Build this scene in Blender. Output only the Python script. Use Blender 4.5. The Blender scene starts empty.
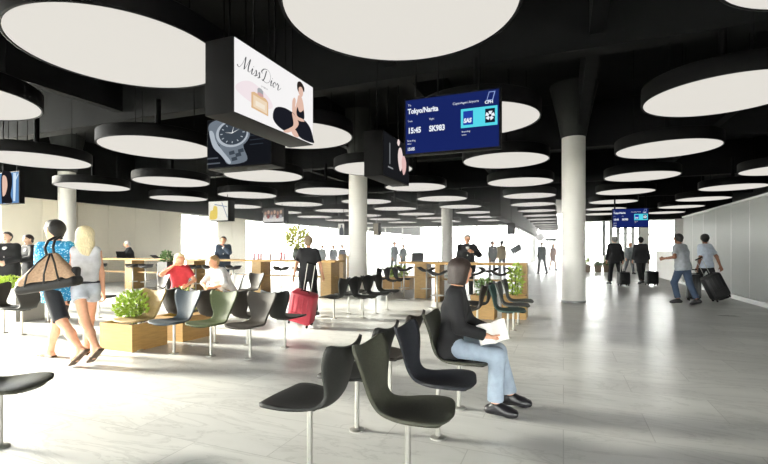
import bpy, bmesh, math, random
import numpy as np
from mathutils import Vector, Matrix

S = bpy.context.scene
COL = S.collection
PSI = 0.384                                   # the hall runs along A, turned this far from the view axis
CA, SA = math.cos(PSI), math.sin(PSI)
A = Vector((SA, CA, 0)); B = Vector((CA, -SA, 0)); Z = Vector((0, 0, 1))
EYE, F, HY = 1.35, 444.0, 250.0

# ------------------------------------------------------------------ camera, sky, sun, exposure
cam = bpy.data.cameras.new('camera'); cam.sensor_width = 36; cam.lens = 36 * F / 768
cam.shift_y = 18 / 768; cam.clip_start = 0.05; cam.clip_end = 300
co = bpy.data.objects.new('camera', cam); COL.objects.link(co)
co.location = (0, 0, EYE); co.rotation_euler = (math.pi / 2, 0, 0); S.camera = co
w = bpy.data.worlds.new('sky'); S.world = w; w.use_nodes = True
bg = w.node_tree.nodes['Background']; bg.inputs[0].default_value = (1.0, 0.985, 0.95, 1); bg.inputs[1].default_value = 20.0
sun = bpy.data.lights.new('sun', 'SUN'); sun.energy = 25; sun.angle = math.radians(10); sun.color = (1, 0.93, 0.80)
so = bpy.data.objects.new('sun', sun); COL.objects.link(so)
ELEV = math.radians(19.5)
sd = ((B + A * .16).normalized() * math.cos(ELEV) - Z * math.sin(ELEV)).normalized()
so.rotation_euler = sd.to_track_quat('-Z', 'Y').to_euler(); so.location = (-20, 10, 12)
S.view_settings.view_transform = 'Standard'; S.view_settings.look = 'None'
S.view_settings.exposure = 0.47; S.view_settings.gamma = 1.0; S.view_settings.use_curve_mapping = False
S.cycles.use_denoising = True
S.cycles.max_bounces = 8; S.cycles.diffuse_bounces = 4; S.cycles.transparent_max_bounces = 12
S.cycles.sample_clamp_indirect = 6.0

# ------------------------------------------------------------------ helpers
rnd = random.Random(5)
def lin(c):
    if isinstance(c, str):
        c = [int(c[i:i + 2], 16) / 255 for i in (0, 2, 4)]
    return tuple(x / 12.92 if x <= 0.04045 else ((x + 0.055) / 1.055) ** 2.4 for x in c)
MATS = {}
def mat(name, col, rough=0.6, metal=0.0, emit=0.0, var=0.0, vscale=20.0, bump=0.0, spec=0.5, coat=0.0, stretch=None):
    if name in MATS: return MATS[name]
    m = bpy.data.materials.new(name); m.use_nodes = True; MATS[name] = m
    nt = m.node_tree; b = nt.nodes['Principled BSDF']; c = lin(col)
    b.inputs['Base Color'].default_value = (*c, 1); b.inputs['Roughness'].default_value = rough
    b.inputs['Metallic'].default_value = metal; b.inputs['Specular IOR Level'].default_value = spec
    b.inputs['Coat Weight'].default_value = coat
    if emit:
        b.inputs['Emission Color'].default_value = (*c, 1); b.inputs['Emission Strength'].default_value = emit * .75; b.inputs['Specular IOR Level'].default_value = 0; b.inputs['Roughness'].default_value = .9
        b.inputs['Base Color'].default_value = (*[x * .02 for x in c], 1)
    if var or bump:
        tc = nt.nodes.new('ShaderNodeTexCoord'); nz = nt.nodes.new('ShaderNodeTexNoise')
        nz.inputs['Scale'].default_value = vscale; nz.inputs['Detail'].default_value = 4
        if stretch:
            mp = nt.nodes.new('ShaderNodeMapping'); mp.inputs['Scale'].default_value = stretch
            nt.links.new(tc.outputs['Object'], mp.inputs[0]); nt.links.new(mp.outputs[0], nz.inputs['Vector'])
        else: nt.links.new(tc.outputs['Object'], nz.inputs['Vector'])
        if var:
            r = nt.nodes.new('ShaderNodeValToRGB')
            r.color_ramp.elements[0].position = .3; r.color_ramp.elements[1].position = .7
            r.color_ramp.elements[0].color = (*[max(0, x * (1 - var)) for x in c], 1)
            r.color_ramp.elements[1].color = (*[min(1, x * (1 + var)) for x in c], 1)
            nt.links.new(nz.outputs[0], r.inputs[0]); nt.links.new(r.outputs[0], b.inputs['Base Color'])
        if bump:
            bp = nt.nodes.new('ShaderNodeBump'); bp.inputs['Strength'].default_value = bump; bp.inputs['Distance'].default_value = .01
            nt.links.new(nz.outputs[0], bp.inputs['Height']); nt.links.new(bp.outputs[0], b.inputs['Normal'])
    return m

def px(u, v=None, Y=None, z=0.0):
    """world point under pixel column u: on height z at row v, or at depth Y"""
    if Y is None: Y = F * (EYE - z) / (v - HY)
    return Vector(((u - 384) / F * Y, Y, z))
def W(b, a, z=0.0): return B * b + A * a + Z * z

def tag(o, label=None, cat=None, group=None, kind=None):
    if label and len(label.split()) > 16: print('LONG', o.name, len(label.split()), label)
    if label: o['label'] = label
    if cat: o['category'] = cat
    if group: o['group'] = group
    if kind: o['kind'] = kind
    return o
def link(name, me, m=None, parent=None, smooth=False):
    o = bpy.data.objects.new(name, me); COL.objects.link(o)
    if m is not None: me.materials.append(m)
    if parent is not None: o.parent = parent
    if smooth:
        me.polygons.foreach_set('use_smooth', [True] * len(me.polygons)); me.update()
    return o
def empty(name, loc, rz=0.0, label=None, cat=None, group=None):
    o = bpy.data.objects.new(name, None); COL.objects.link(o); o.empty_display_size = .1
    o.location = loc; o.rotation_euler = (0, 0, rz)
    return tag(o, label, cat, group)
def copy_tree(o, parent=None):
    c = o.copy(); COL.objects.link(c)
    if parent is not None: c.parent = parent
    for ch in list(o.children): copy_tree(ch, c)
    return c

class MB:
    """collects shapes into one mesh"""
    def __init__(s): s.v = []; s.f = []
    def add(s, v, f):
        n = len(s.v); s.v += [tuple(p) for p in v]; s.f += [tuple(i + n for i in q) for q in f]; return s
    def box(s, c, d, M=None):
        x, y, z = d[0] / 2, d[1] / 2, d[2] / 2; c = Vector(c)
        v = [Vector((i * x, j * y, k * z)) for k in (-1, 1) for j in (-1, 1) for i in (-1, 1)]
        v = [(M @ p if M else p) + c for p in v]
        return s.add(v, [(0, 2, 3, 1), (4, 5, 7, 6), (0, 1, 5, 4), (2, 6, 7, 3), (0, 4, 6, 2), (1, 3, 7, 5)])
    def tube(s, p, q, r0, r1=None, n=16, caps=True):
        p, q = Vector(p), Vector(q); r1 = r0 if r1 is None else r1
        d = (q - p).normalized(); e = d.orthogonal().normalized(); g = d.cross(e)
        v = []
        for c, r in ((p, r0), (q, r1)):
            for i in range(n):
                t = 2 * math.pi * i / n; v.append(c + (e * math.cos(t) + g * math.sin(t)) * r)
        f = [(i, (i + 1) % n, n + (i + 1) % n, n + i) for i in range(n)]
        if caps: f += [tuple(range(n - 1, -1, -1)), tuple(range(n, 2 * n))]
        return s.add(v, f)
    def path(s, pts, r, n=8):
        pts = [Vector(p) for p in pts]; rings = []; e = None
        for i, p in enumerate(pts):
            d = (pts[min(i + 1, len(pts) - 1)] - pts[max(i - 1, 0)]).normalized()
            e = d.orthogonal().normalized() if e is None else (e - d * e.dot(d)).normalized()
            g = d.cross(e); rings.append([p + (e * math.cos(2 * math.pi * k / n) + g * math.sin(2 * math.pi * k / n)) * r for k in range(n)])
        v = [q for rg in rings for q in rg]; f = []
        for i in range(len(pts) - 1):
            f += [(i * n + k, i * n + (k + 1) % n, (i + 1) * n + (k + 1) % n, (i + 1) * n + k) for k in range(n)]
        f += [tuple(range(n - 1, -1, -1)), tuple(range((len(pts) - 1) * n, len(pts) * n))]
        return s.add(v, f)
    def lathe(s, prof, n=32, c=(0, 0, 0)):
        v = []; f = []; c = Vector(c)
        for r, z in prof:
            v += [c + Vector((r * math.cos(2 * math.pi * k / n), r * math.sin(2 * math.pi * k / n), z)) for k in range(n)]
        for i in range(len(prof) - 1):
            f += [(i * n + k, i * n + (k + 1) % n, (i + 1) * n + (k + 1) % n, (i + 1) * n + k) for k in range(n)]
        if prof[0][0] > 1e-4: f.append(tuple(range(n - 1, -1, -1)))
        if prof[-1][0] > 1e-4: f.append(tuple(range((len(prof) - 1) * n, len(prof) * n)))
        return s.add(v, f)
    def mesh(s, name):
        me = bpy.data.meshes.new(name); me.from_pydata(s.v, [], s.f); me.update(); return me
    def build(s, name, m, parent=None, smooth=False, bevel=0.0):
        o = link(name, s.mesh(name), m, parent, smooth)
        if bevel:
            bm = bmesh.new(); bm.from_mesh(o.data); bmesh.ops.remove_doubles(bm, verts=bm.verts, dist=1e-6)
            bmesh.ops.bevel(bm, geom=[e for e in bm.edges if len(e.link_faces) == 2 and e.calc_face_angle(0) > .5], offset=bevel, segments=3, affect='EDGES', profile=.6)
            bm.to_mesh(o.data); bm.free()
            try: o.data.set_sharp_from_angle(angle=math.radians(40))
            except Exception: pass
        if smooth:
            try: o.data.set_sharp_from_angle(angle=math.radians(50))
            except Exception: pass
        return o
MROT = Matrix.Rotation(-PSI, 3, 'Z')           # hall axes -> world
def hbox(b0, b1, a0, a1, z0, z1, mb=None):
    mb = mb or MB()
    return mb.box(W((b0 + b1) / 2, (a0 + a1) / 2, (z0 + z1) / 2), (abs(b1 - b0), abs(a1 - a0), abs(z1 - z0)), MROT)
def struct(name, mb, m, **k):
    o = mb.build(name, m, **k); o['kind'] = 'structure'; return o

# ------------------------------------------------------------------ implicit surfaces for bodies, clothes and soft things
def seg(p, q, r0, r1=None, L=None, w0=0.0, w1=None, cuts=()):
    return (np.array(p, float), np.array(q, float), r0, r0 if r1 is None else r1,
            None if L is None else np.array(L, float) / np.linalg.norm(L), w0, w0 if w1 is None else w1, cuts)
def field(prims, h, k):
    lo = np.array([1e9] * 3); hi = -lo
    bb = []
    for p, q, r0, r1, L, w0, w1, cuts in prims:
        m = max(r0, r1) + max(w0, w1); l = np.minimum(p, q) - m - .02; u = np.maximum(p, q) + m + .02
        bb.append((l, u)); lo = np.minimum(lo, l); hi = np.maximum(hi, u)
    lo -= 2 * h; n = np.ceil((hi - lo) / h).astype(int) + 3
    Fd = np.full(n, 1.0)
    for (p, q, r0, r1, L, w0, w1, cuts), (l, u) in zip(prims, bb):
        i0 = np.maximum(((l - k - lo) / h).astype(int), 0); i1 = np.minimum(((u + k - lo) / h).astype(int) + 2, n)
        g = np.meshgrid(*[lo[a] + h * np.arange(i0[a], i1[a]) for a in range(3)], indexing='ij')
        P = np.stack(g, -1); d = q - p; dd = max(d @ d, 1e-12)
        t = np.clip(((P - p) @ d) / dd, 0, 1); c = P - p - t[..., None] * d
        if L is not None:
            wv = w0 + (w1 - w0) * t; s_ = np.clip(c @ L, -wv, wv); c = c - s_[..., None] * L
        D = np.sqrt((c ** 2).sum(-1)) - (r0 + (r1 - r0) * t)
        for cq, cn in cuts: D = np.maximum(D, (P - np.array(cq, float)) @ (np.array(cn, float) / np.linalg.norm(cn)))
        sl = tuple(slice(i0[a], i1[a]) for a in range(3)); E_ = Fd[sl]
        hh = np.maximum(k - np.abs(E_ - D), 0) / k
        Fd[sl] = np.minimum(E_, D) - hh * hh * k * .25
    return Fd, lo
def nets(Fd, lo, h):
    Sg = Fd < 0; n = np.array(Fd.shape) - 1
    acc = np.zeros((*n, 3)); cnt = np.zeros(n)
    off = [(i, j, k) for i in (0, 1) for j in (0, 1) for k in (0, 1)]
    def cs(o): return tuple(slice(o[a], o[a] + n[a]) for a in range(3))
    for o in off:
        for ax in range(3):
            if o[ax]: continue
            o2 = list(o); o2[ax] = 1
            fa, fb = Fd[cs(o)], Fd[cs(o2)]; x = (fa < 0) != (fb < 0)
            t = np.where(x, fa / np.where(x, fa - fb, 1), 0)
            for a in range(3): acc[..., a] += np.where(x, o[a] + (t if a == ax else 0), 0)
            cnt += x
    act = cnt > 0; idx = np.full(n, -1); idx[act] = np.arange(act.sum())
    base = np.stack(np.nonzero(act), -1)
    V = lo + h * (base + acc[act] / cnt[act][:, None])
    faces = []
    for ax in range(3):
        b, c = (ax + 1) % 3, (ax + 2) % 3
        s0 = [slice(None)] * 3; s1 = [slice(None)] * 3; s0[ax] = slice(0, -1); s1[ax] = slice(1, None)
        x = Sg[tuple(s0)] != Sg[tuple(s1)]
        e = np.stack(np.nonzero(x), -1)
        e = e[(e[:, b] > 0) & (e[:, c] > 0) & (e[:, b] < n[b]) & (e[:, c] < n[c])]
        ins = Sg[e[:, 0], e[:, 1], e[:, 2]]
        def at(db, dc):
            q = e.copy(); q[:, b] += db; q[:, c] += dc; return idx[q[:, 0], q[:, 1], q[:, 2]]
        q = np.stack([at(-1, -1), at(0, -1), at(0, 0), at(-1, 0)], -1)
        q[~ins] = q[~ins][:, ::-1]; faces.append(q)
    return V, np.concatenate(faces)
def blob(prims, h, k=.03):
    Fd, lo = field(prims, h, k); return nets(Fd, lo, h)
def blob_obj(name, prims, m, parent, h=.015, k=.03, extra=()):
    V, Q = blob(prims, h, k)
    for v2, q2 in extra: Q = np.concatenate([Q, q2 + len(V)]); V = np.concatenate([V, v2])
    me = bpy.data.meshes.new(name); me.from_pydata(V.tolist(), [], Q.tolist()); me.update()
    return link(name, me, m, parent, smooth=True)

# ------------------------------------------------------------------ people
def rot(v, ax, ang): return np.array(Matrix.Rotation(ang, 3, Vector(ax)) @ Vector(v))
D2R = math.pi / 180
def nrm(v): v = np.array(v, float); return v / np.linalg.norm(v)
SKIN = mat('skin', 'd9a283', .55, var=.06, vscale=30)
SKIN_PALE = mat('skin_pale', 'e6bfa6', .55, var=.05, vscale=30)
SKIN_DARK = mat('skin_brown', '7a4f38', .5, var=.08, vscale=30)
EYE_M = mat('eye', '1c1814', .2); LIP_M = mat('lip', 'a8584c', .5)
def cloth(name, c, rough=.85, bump=.35): return mat(name, c, rough, var=.12, vscale=14, bump=bump)

def person(label, pos, head, H=1.75, hip=None, legs=((18, 6, 0), (-20, 14, 25)), arms=({}, {}), lean=3, twist=0,
           turn=0, nod=0, build=1.0, skin=SKIN, top=None, bottom=None, hair=None, shoes=None, jacket=None, tie=None,
           h=.02, splay=3, sandals=False, belt=None, group=None, hands=True):
    """local frame: forward +Y, right +X. legs/arms: (left, right). lean/turn/nod/swing in degrees."""
    s = H / 1.75
    yaw = math.atan2(-head[0], head[1])
    root = empty('person', (pos[0], pos[1], pos[2] if len(pos) > 2 else 0), yaw, label, 'person', group)
    V3 = lambda x, y, z: np.array((x, y, z), float)
    # legs
    J = []
    for sd, (th, kn, fp) in zip((-1, 1), legs):
        th_, sh_ = th * D2R, (th - kn) * D2R; sp = math.tan(splay * D2R) * sd
        hp = V3(sd * .088, 0, 0); kne = hp + .425 * nrm((sp, math.sin(th_), -math.cos(th_)))
        ank = kne + .415 * nrm((sp * .4, math.sin(sh_), -math.cos(sh_)))
        p = fp * D2R; f = V3(sp * 1.2, math.cos(p), -math.sin(p)); dn = V3(0, -math.sin(p), -math.cos(p))
        J.append(dict(hip=hp, kne=kne, ank=ank, heel=ank - .045 * f + .05 * dn, ball=ank + .115 * f + .055 * dn, toe=ank + .175 * f + .062 * dn, f=f, dn=dn))
    low = min(min(j['heel'][2], j['ball'][2], j['toe'][2] + .003) for j in J) - .028
    hz = -low if hip is None else hip / s
    for j in J:
        for k in ('hip', 'kne', 'ank', 'heel', 'ball', 'toe'): j[k] = (j[k] + V3(0, 0, hz)) * s
    Lh = V3(1, 0, 0); Ls = V3(math.cos(twist * D2R), math.sin(twist * D2R), 0)
    u = V3(0, math.sin(lean * D2R), math.cos(lean * D2R)); P0 = V3(0, 0, hz)
    fw = np.cross(Z, Ls)
    wst, chs, shl, nek = [(P0 + d * u) * s for d in (.15, .34, .485, .545)]
    P0 = P0 * s
    # head frame
    ht = twist + turn
    hr = V3(math.cos(ht * D2R), math.sin(ht * D2R), 0); hf = rot(np.cross((0, 0, 1), hr), hr, -(nod) * D2R); hu = np.cross(hr, hf)
    hc = nek + s * (.035 * nrm(u) + .105 * hu + .022 * hf)
    hp = lambda x, y, z: hc + s * (x * hr + y * hf + z * hu)
    bw = build
    torso = [seg(P0, wst, .105 * s * bw, .098 * s * bw, Lh, .075 * s * bw, .055 * s * bw), seg(wst, chs, .098 * s * bw, .108 * s * bw, Ls, .055 * s * bw, .08 * s * bw),
             seg(chs, shl, .108 * s * bw, .062 * s, Ls, .08 * s * bw, .125 * s * bw)]
    headp = [seg(nek, hp(0, -.02, -.05), .056 * s, .05 * s), seg(hp(0, -.022, .03), hp(0, .01, .022), .088 * s, .082 * s, hr, .0),
             seg(hp(0, .03, -.02), hp(0, .045, -.075), .062 * s, .038 * s, hr, .006, .010),
             seg(hp(0, .092, .012), hp(0, .112, -.022), .010 * s, .014 * s), seg(hp(-.03, .088, .028), hp(.03, .088, .028), .012 * s),
             seg(hp(-.082, -.005, .012), hp(-.080, 0, -.022), .016 * s, .010 * s), seg(hp(.082, -.005, .012), hp(.080, 0, -.022), .016 * s, .010 * s)]
    legp = []
    for j in J:
        legp += [seg(j['hip'], j['kne'], .082 * s * bw, .056 * s), seg(j['kne'], (j['kne'] * .55 + j['ank'] * .45) - V3(0, .012, 0), .054 * s, .052 * s),
                 seg((j['kne'] * .55 + j['ank'] * .45), j['ank'], .05 * s, .036 * s),
                 seg(j['heel'], j['ball'], .03 * s, .026 * s, Lh, .005, .018), seg(j['ball'], j['toe'], .026 * s, .018 * s, Lh, .018, .02), seg(j['ank'], j['ball'], .036 * s, .024 * s)]
    # arms
    AR = []
    for sd, ar in zip((-1, 1), arms):
        sh = shl + sd * .158 * s * bw * Ls - .012 * s * V3(0, 0, 1)
        l1, l2 = .285 * s, .25 * s
        if 'to' in ar:
            T = np.array(ar['to'], float); d = T - sh; dl = min(np.linalg.norm(d), l1 + l2 - .004); dn = d / np.linalg.norm(d)
            x = (l1 * l1 - l2 * l2 + dl * dl) / (2 * dl); y = math.sqrt(max(l1 * l1 - x * x, 0))
            pole = np.array(ar.get('pole', (sd * .6, -.6, -.6)), float); pole = nrm(pole - dn * (pole @ dn))
            el = sh + dn * x + pole * y; wr = sh + dn * dl
        else:
            a_, b_, e_ = ar.get('swing', 0) * D2R, ar.get('out', 7) * D2R, ar.get('bend', 14) * D2R
            d1 = nrm(rot((sd * math.sin(b_), math.cos(b_) * math.sin(a_), -math.cos(b_) * math.cos(a_)), (0, 0, 1), twist * D2R))
            a2 = a_ + e_; d2 = nrm(rot((sd * math.sin(b_) * .6, math.sin(a2), -math.cos(a2)), (0, 0, 1), twist * D2R))
            el = sh + l1 * d1; wr = el + l2 * d2
        AR.append((sd, sh, el, wr, ar))
    armp = []; hmesh = []
    for sd, sh, el, wr, ar in AR:
        armp += [seg(sh, el, .05 * s, .038 * s), seg(el, wr, .04 * s, .026 * s)]
        d = nrm(wr - el); inw = np.array(ar.get('palm', (-sd, 0, 0)), float); inw = nrm(inw - d * (inw @ d)); lat = np.cross(d, inw)
        if lat @ np.array(ar.get('thumb', (0, 1, .2))) < 0: lat = -lat
        cu = ar.get('curl', 32) * D2R
        hw = wr + d * .01 * s; pe = hw + d * .085 * s; hs = [seg(wr - d * .03 * s, hw, .024 * s, .022 * s, lat, .003), seg(hw, pe, .015 * s, .013 * s, lat, .016 * s, .028 * s)]
        for q, ln in zip((.030, .011, -.010, -.030), (.066, .074, .068, .054)):
            p0 = pe + lat * q * s; d1 = d * math.cos(cu) + inw * math.sin(cu); d2 = d * math.cos(2.1 * cu) + inw * math.sin(2.1 * cu)
            p1 = p0 + d1 * ln * .5 * s; hs += [seg(p0 - d * .02 * s, p0, .0095 * s), seg(p0, p1, .0092 * s, .0085 * s), seg(p1, p1 + d2 * ln * .5 * s, .0085 * s, .007 * s)]
        tb = hw + d * .025 * s + lat * .022 * s; t1 = tb + (d * .6 + lat * .6 + inw * .35) * .04 * s
        hs += [seg(hw + d * .012 * s, tb, .015 * s, .013 * s), seg(tb, t1, .012 * s, .010 * s), seg(t1, t1 + (d * .85 + lat * .15 + inw * .4) * .034 * s, .010 * s, .008 * s)]
        if hands: hmesh.append(blob(hs, .0065, .008))
        else: hmesh.append(blob(hs, .011, .012))
    blob_obj('body', torso + headp + legp + armp, skin, root, h, .03, hmesh)
    for sx in (-1, 1):
        c = hp(sx * .03, .082, .012); ev, eq = blob([seg(c, c, .011 * s)], .004, .003)
        me = bpy.data.meshes.new('eye'); me.from_pydata(ev.tolist(), [], eq.tolist()); link('eye', me, EYE_M, root, True)
    c0, c1 = hp(-.02, .083, -.052), hp(.02, .083, -.052)
    blob_obj('mouth', [seg(c0, c1, .007 * s)], LIP_M, root, .004, .003)
    # hair
    if hair:
        style, hm = hair
        fcut = (hp(0, .03, .045), hf * 1.0 - hu * .75)
        hs = [seg(hp(0, -.028, .035), hp(0, .012, .036), .096 * s, .091 * s, cuts=[fcut])]
        if style == 'short': hs += [seg(hp(0, -.045, .0), hp(0, -.05, -.045), .078 * s, .058 * s, hr, .012, .012, cuts=[fcut])]
        if style == 'bald': hs = [seg(hp(0, -.03, .01), hp(0, -.045, -.03), .096 * s, .07 * s, cuts=[(hp(0, 0, .03), hf - hu * .1), (hp(0, 0, .035), hu)])]
        if style == 'bob': hs += [seg(hp(0, -.02, .03), hp(0, -.03, -.10), .098 * s, .074 * s, hr, .004, .018, cuts=[(hp(0, .062, .0), hf), (hp(0, 0, -.122), -hu)])]
        if style == 'long': hs += [seg(hp(0, -.03, .02), hp(0, -.055, -.10), .098 * s, .060 * s, hr, .004, .042, cuts=[(hp(0, .05, 0), hf)]),
                                   seg(hp(0, -.055, -.10), hp(0, -.085, -.40), .056 * s, .026 * s, hr, .045, .022)]
        blob_obj('hair', hs, hm, root, min(h, .014), .03)
    # garments
    inf = .016 * s
    def grow(pr, e): return [(p, q, r0 + e, r1 + e, L, w0, w1, c) for p, q, r0, r1, L, w0, w1, c in pr]
    def along(j, t):
        return j['hip'] + (j['kne'] - j['hip']) * t if t <= 1 else j['kne'] + (j['ank'] - j['kne']) * (t - 1)
    def leg_cloth(t, e, wide=0.0):
        out = [seg(P0 + .06 * s * u, P0 - .03 * s * u, .105 * s * bw + e, .10 * s * bw + e, Lh, .068 * s * bw, .06 * s * bw)]
        for j in J:
            if t <= 1.02:
                q = along(j, t); out.append(seg(j['hip'], q, .086 * s * bw + e, (.086 - .026 * t) * s + e + wide, cuts=[(q, q - j['hip'])]))
            else:
                q = along(j, t); out += [seg(j['hip'], j['kne'], .085 * s * bw + e, .06 * s + e), seg(j['kne'], q, .06 * s + e, .045 * s + e + wide, cuts=[(q, q - j['kne'])])]
        return out
    def sleeve(t, e):
        out = []
        for sd, sh, el, wr, ar in AR:
            if t <= 1.0:
                if t > .05: q = sh + (el - sh) * t; out.append(seg(sh, q, .054 * s + e, .046 * s + e, cuts=[(q, q - sh)]))
            else:
                q = el + (wr - el) * (t - 1); out += [seg(sh, el, .054 * s + e, .043 * s + e), seg(el, q, .043 * s + e, .034 * s + e, cuts=[(q, q - el)])]
        return out
    ncut = (nek + .006 * s * u, u)
    def top_cloth(hem, sl, e):
        hq = P0 - hem * s * u
        body_ = [(p, q, r0, r1, L, w0, w1, [ncut]) for p, q, r0, r1, L, w0, w1, c in grow(torso, e)]
        low_ = [seg(P0 + .02 * s * u, hq, .108 * s * bw + e, .108 * s * bw + e, Lh, .076 * s * bw, .078 * s * bw, cuts=[(hq, -u)])] if hem > 0 else []
        if hem <= 0: body_ = [(p, q, r0, r1, L, w0, w1, list(c) + [(hq, -u)]) for p, q, r0, r1, L, w0, w1, c in body_]
        neckp = [seg(shl, nek, .075 * s, .062 * s, Ls, .02, .0, cuts=[ncut])]
        return body_ + low_ + neckp + sleeve(sl, e)
    if bottom:
        nm, bm_, t, wide = bottom
        blob_obj(nm, leg_cloth(t, inf * .8, wide), bm_, root, min(h, .017), .035)
    if belt is not None: blob_obj('belt', [seg(P0 + .075 * s * u, P0 + .10 * s * u, .105 * s * bw + inf, .105 * s * bw + inf, Lh, .072 * s * bw, cuts=[(P0 + .105 * s * u, u), (P0 + .072 * s * u, -u)])], belt, root, min(h, .013), .01)
    if top:
        nm, tm, hem, sl = top
        blob_obj(nm, top_cloth(hem, sl, inf * (1.0 if hem > .05 else .7)), tm, root, min(h, .017), .03)
    if jacket:
        nm, jm, hem = jacket
        prs = top_cloth(hem, 1.94, inf * 1.9)
        blob_obj(nm, prs, jm, root, min(h, .017), .03)
        if top is None:                                   # shirt front and collar showing between the lapels
            fo = fw * (.108 * s * bw + inf * 1.9 - .010)
            blob_obj('shirt', [seg(chs + .10 * s * u + fo * .66, chs - .10 * s * u + fo * .97, .040 * s, .016 * s, Ls, .014, .002), seg(nek - .01 * u, nek + .022 * s * u, .062 * s, .06 * s, cuts=[(nek + .03 * s * u, u)])],
                     tie or cloth('white_shirt', 'eceae6'), root, .012, .02)
    sm = shoes or mat('black_leather', '16151a', .35)
    for j in J:
        f, dn = j['f'], j['dn']; cut = [(j['ball'] + .03 * s * dn, dn)]
        if sandals:
            blob_obj('sandal', [seg(j['heel'] + .02 * s * dn - .03 * f, j['toe'] + .016 * s * dn + .02 * f, .014 * s, .014 * s, Lh, .026, .034),
                                seg(j['ball'] - Lh * .045 * s + .0 * dn, j['ball'] - .036 * s * dn - Lh * .0 + .0 * f, .010 * s), seg(j['ball'] + Lh * .045 * s, j['ball'] - .036 * s * dn, .010 * s)], sm, root, .011, .01)
        else:
            blob_obj('shoe', [seg(j['heel'] - .01 * s * f, j['ball'], .04 * s, .038 * s, Lh, .004, .014, cuts=cut), seg(j['ball'], j['toe'] - .010 * s * f - .006 * s * dn, .040 * s, .031 * s, Lh, .016, .016, cuts=cut),
                              seg(j['ank'] + .01 * s * dn, j['ball'] - .012 * s * dn, .05 * s, .034 * s, cuts=cut)], sm, root, min(h, .014), .025)
    root['_j'] = 0
    del root['_j']
    return root
#BODY
# ------------------------------------------------------------------ the hall
BL, BR, CEIL, DZ = -17.6, 9.0, 5.6, 3.40       # lateral limits, slab, underside of the round lights

def floor_mat():
    m = bpy.data.materials.new('marble_tiles'); m.use_nodes = True; nt = m.node_tree; N = nt.nodes.new; Lk = nt.links.new
    b = nt.nodes['Principled BSDF']; b.inputs['Specular IOR Level'].default_value = .5
    tc = N('ShaderNodeTexCoord')
    n1 = N('ShaderNodeTexNoise'); n1.inputs['Scale'].default_value = .9; n1.inputs['Detail'].default_value = 5
    mp = N('ShaderNodeMapping'); mp.inputs['Rotation'].default_value = (0, 0, .5); mp.inputs['Scale'].default_value = (.55, 1.9, 1)
    Lk(tc.outputs['Object'], mp.inputs[0]); Lk(mp.outputs[0], n1.inputs['Vector'])
    br = N('ShaderNodeTexBrick'); br.inputs['Scale'].default_value = 1.0; br.inputs['Brick Width'].default_value = 1.2; br.inputs['Row Height'].default_value = .6
    br.inputs['Mortar Size'].default_value = .004; br.inputs['Mortar Smooth'].default_value = .3; br.inputs['Bias'].default_value = 0
    br.inputs['Color1'].default_value = (1, 1, 1, 1); br.inputs['Color2'].default_value = (.80, .80, .80, 1); br.inputs['Mortar'].default_value = (.42, .42, .42, 1)
    Lk(tc.outputs['Object'], br.inputs['Vector'])
    ve = N('ShaderNodeTexNoise'); ve.inputs['Scale'].default_value = 1.6; ve.inputs['Detail'].default_value = 7; ve.inputs['Roughness'].default_value = .62; ve.inputs['Distortion'].default_value = 1.2
    # veins run their own way in every tile
    av = N('ShaderNodeVectorMath'); av.operation = 'ADD'; sc = N('ShaderNodeVectorMath'); sc.operation = 'SCALE'; sc.inputs['Scale'].default_value = 9.0
    Lk(br.outputs['Color'], sc.inputs[0]); Lk(mp.outputs[0], av.inputs[0]); Lk(sc.outputs[0], av.inputs[1]); Lk(av.outputs[0], ve.inputs['Vector'])
    r = N('ShaderNodeValToRGB'); e = r.color_ramp.elements
    e[0].position = .0; e[0].color = (.67, .675, .66, 1); e[1].position = 1; e[1].color = (.67, .675, .66, 1)
    for p, c in ((.46, .66), (.490, .56), (.50, .54), (.51, .65), (.60, .68)):
        x = e.new(p); x.color = (c, c * 1.01, c * .98, 1)
    Lk(ve.outputs[0], r.inputs[0])
    r2 = N('ShaderNodeValToRGB'); r2.color_ramp.elements[0].position = .3; r2.color_ramp.elements[0].color = (.80, .80, .80, 1); r2.color_ramp.elements[1].position = .7; r2.color_ramp.elements[1].color = (1.05, 1.05, 1.05, 1)
    Lk(n1.outputs[0], r2.inputs[0])
    m1 = N('ShaderNodeMixRGB'); m1.blend_type = 'MULTIPLY'; m1.inputs[0].default_value = 1; Lk(r.outputs[0], m1.inputs[1]); Lk(r2.outputs[0], m1.inputs[2])
    m2 = N('ShaderNodeMixRGB'); m2.blend_type = 'MULTIPLY'; m2.inputs[0].default_value = .55; Lk(m1.outputs[0], m2.inputs[1]); Lk(br.outputs['Color'], m2.inputs[2])
    Lk(m2.outputs[0], b.inputs['Base Color'])
    mr = N('ShaderNodeMapRange'); mr.inputs['To Min'].default_value = .22; mr.inputs['To Max'].default_value = .42; Lk(n1.outputs[0], mr.inputs[0]); Lk(mr.outputs[0], b.inputs['Roughness'])
    bp = N('ShaderNodeBump'); bp.inputs['Strength'].default_value = .06; bp.inputs['Distance'].default_value = .02; Lk(ve.outputs[0], bp.inputs['Height']); Lk(bp.outputs[0], b.inputs['Normal'])
    return m
fm = MB().add([(BL, -14, 0), (BR, -14, 0), (BR, 60, 0), (BL, 60, 0), (BL, -14, -.2), (BR, -14, -.2), (BR, 60, -.2), (BL, 60, -.2)],
              [(0, 1, 2, 3), (7, 6, 5, 4), (0, 4, 5, 1), (1, 5, 6, 2), (2, 6, 7, 3), (3, 7, 4, 0)])
fl = struct('floor', fm, floor_mat()); fl.rotation_euler = (0, 0, -PSI)
APRON = mat('apron_concrete', 'c9c6be', .9, var=.08, vscale=.5)
g = struct('ground_outside', hbox(-150, 150, -60, 190, -.6, -.22), APRON)
DARK = mat('ceiling_black', '131414', .7, spec=.1, var=.25, vscale=2.0)
BEAMM = mat('beam_charcoal', '0d0e0f', .7, spec=.1, var=.2, vscale=2.0)
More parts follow.
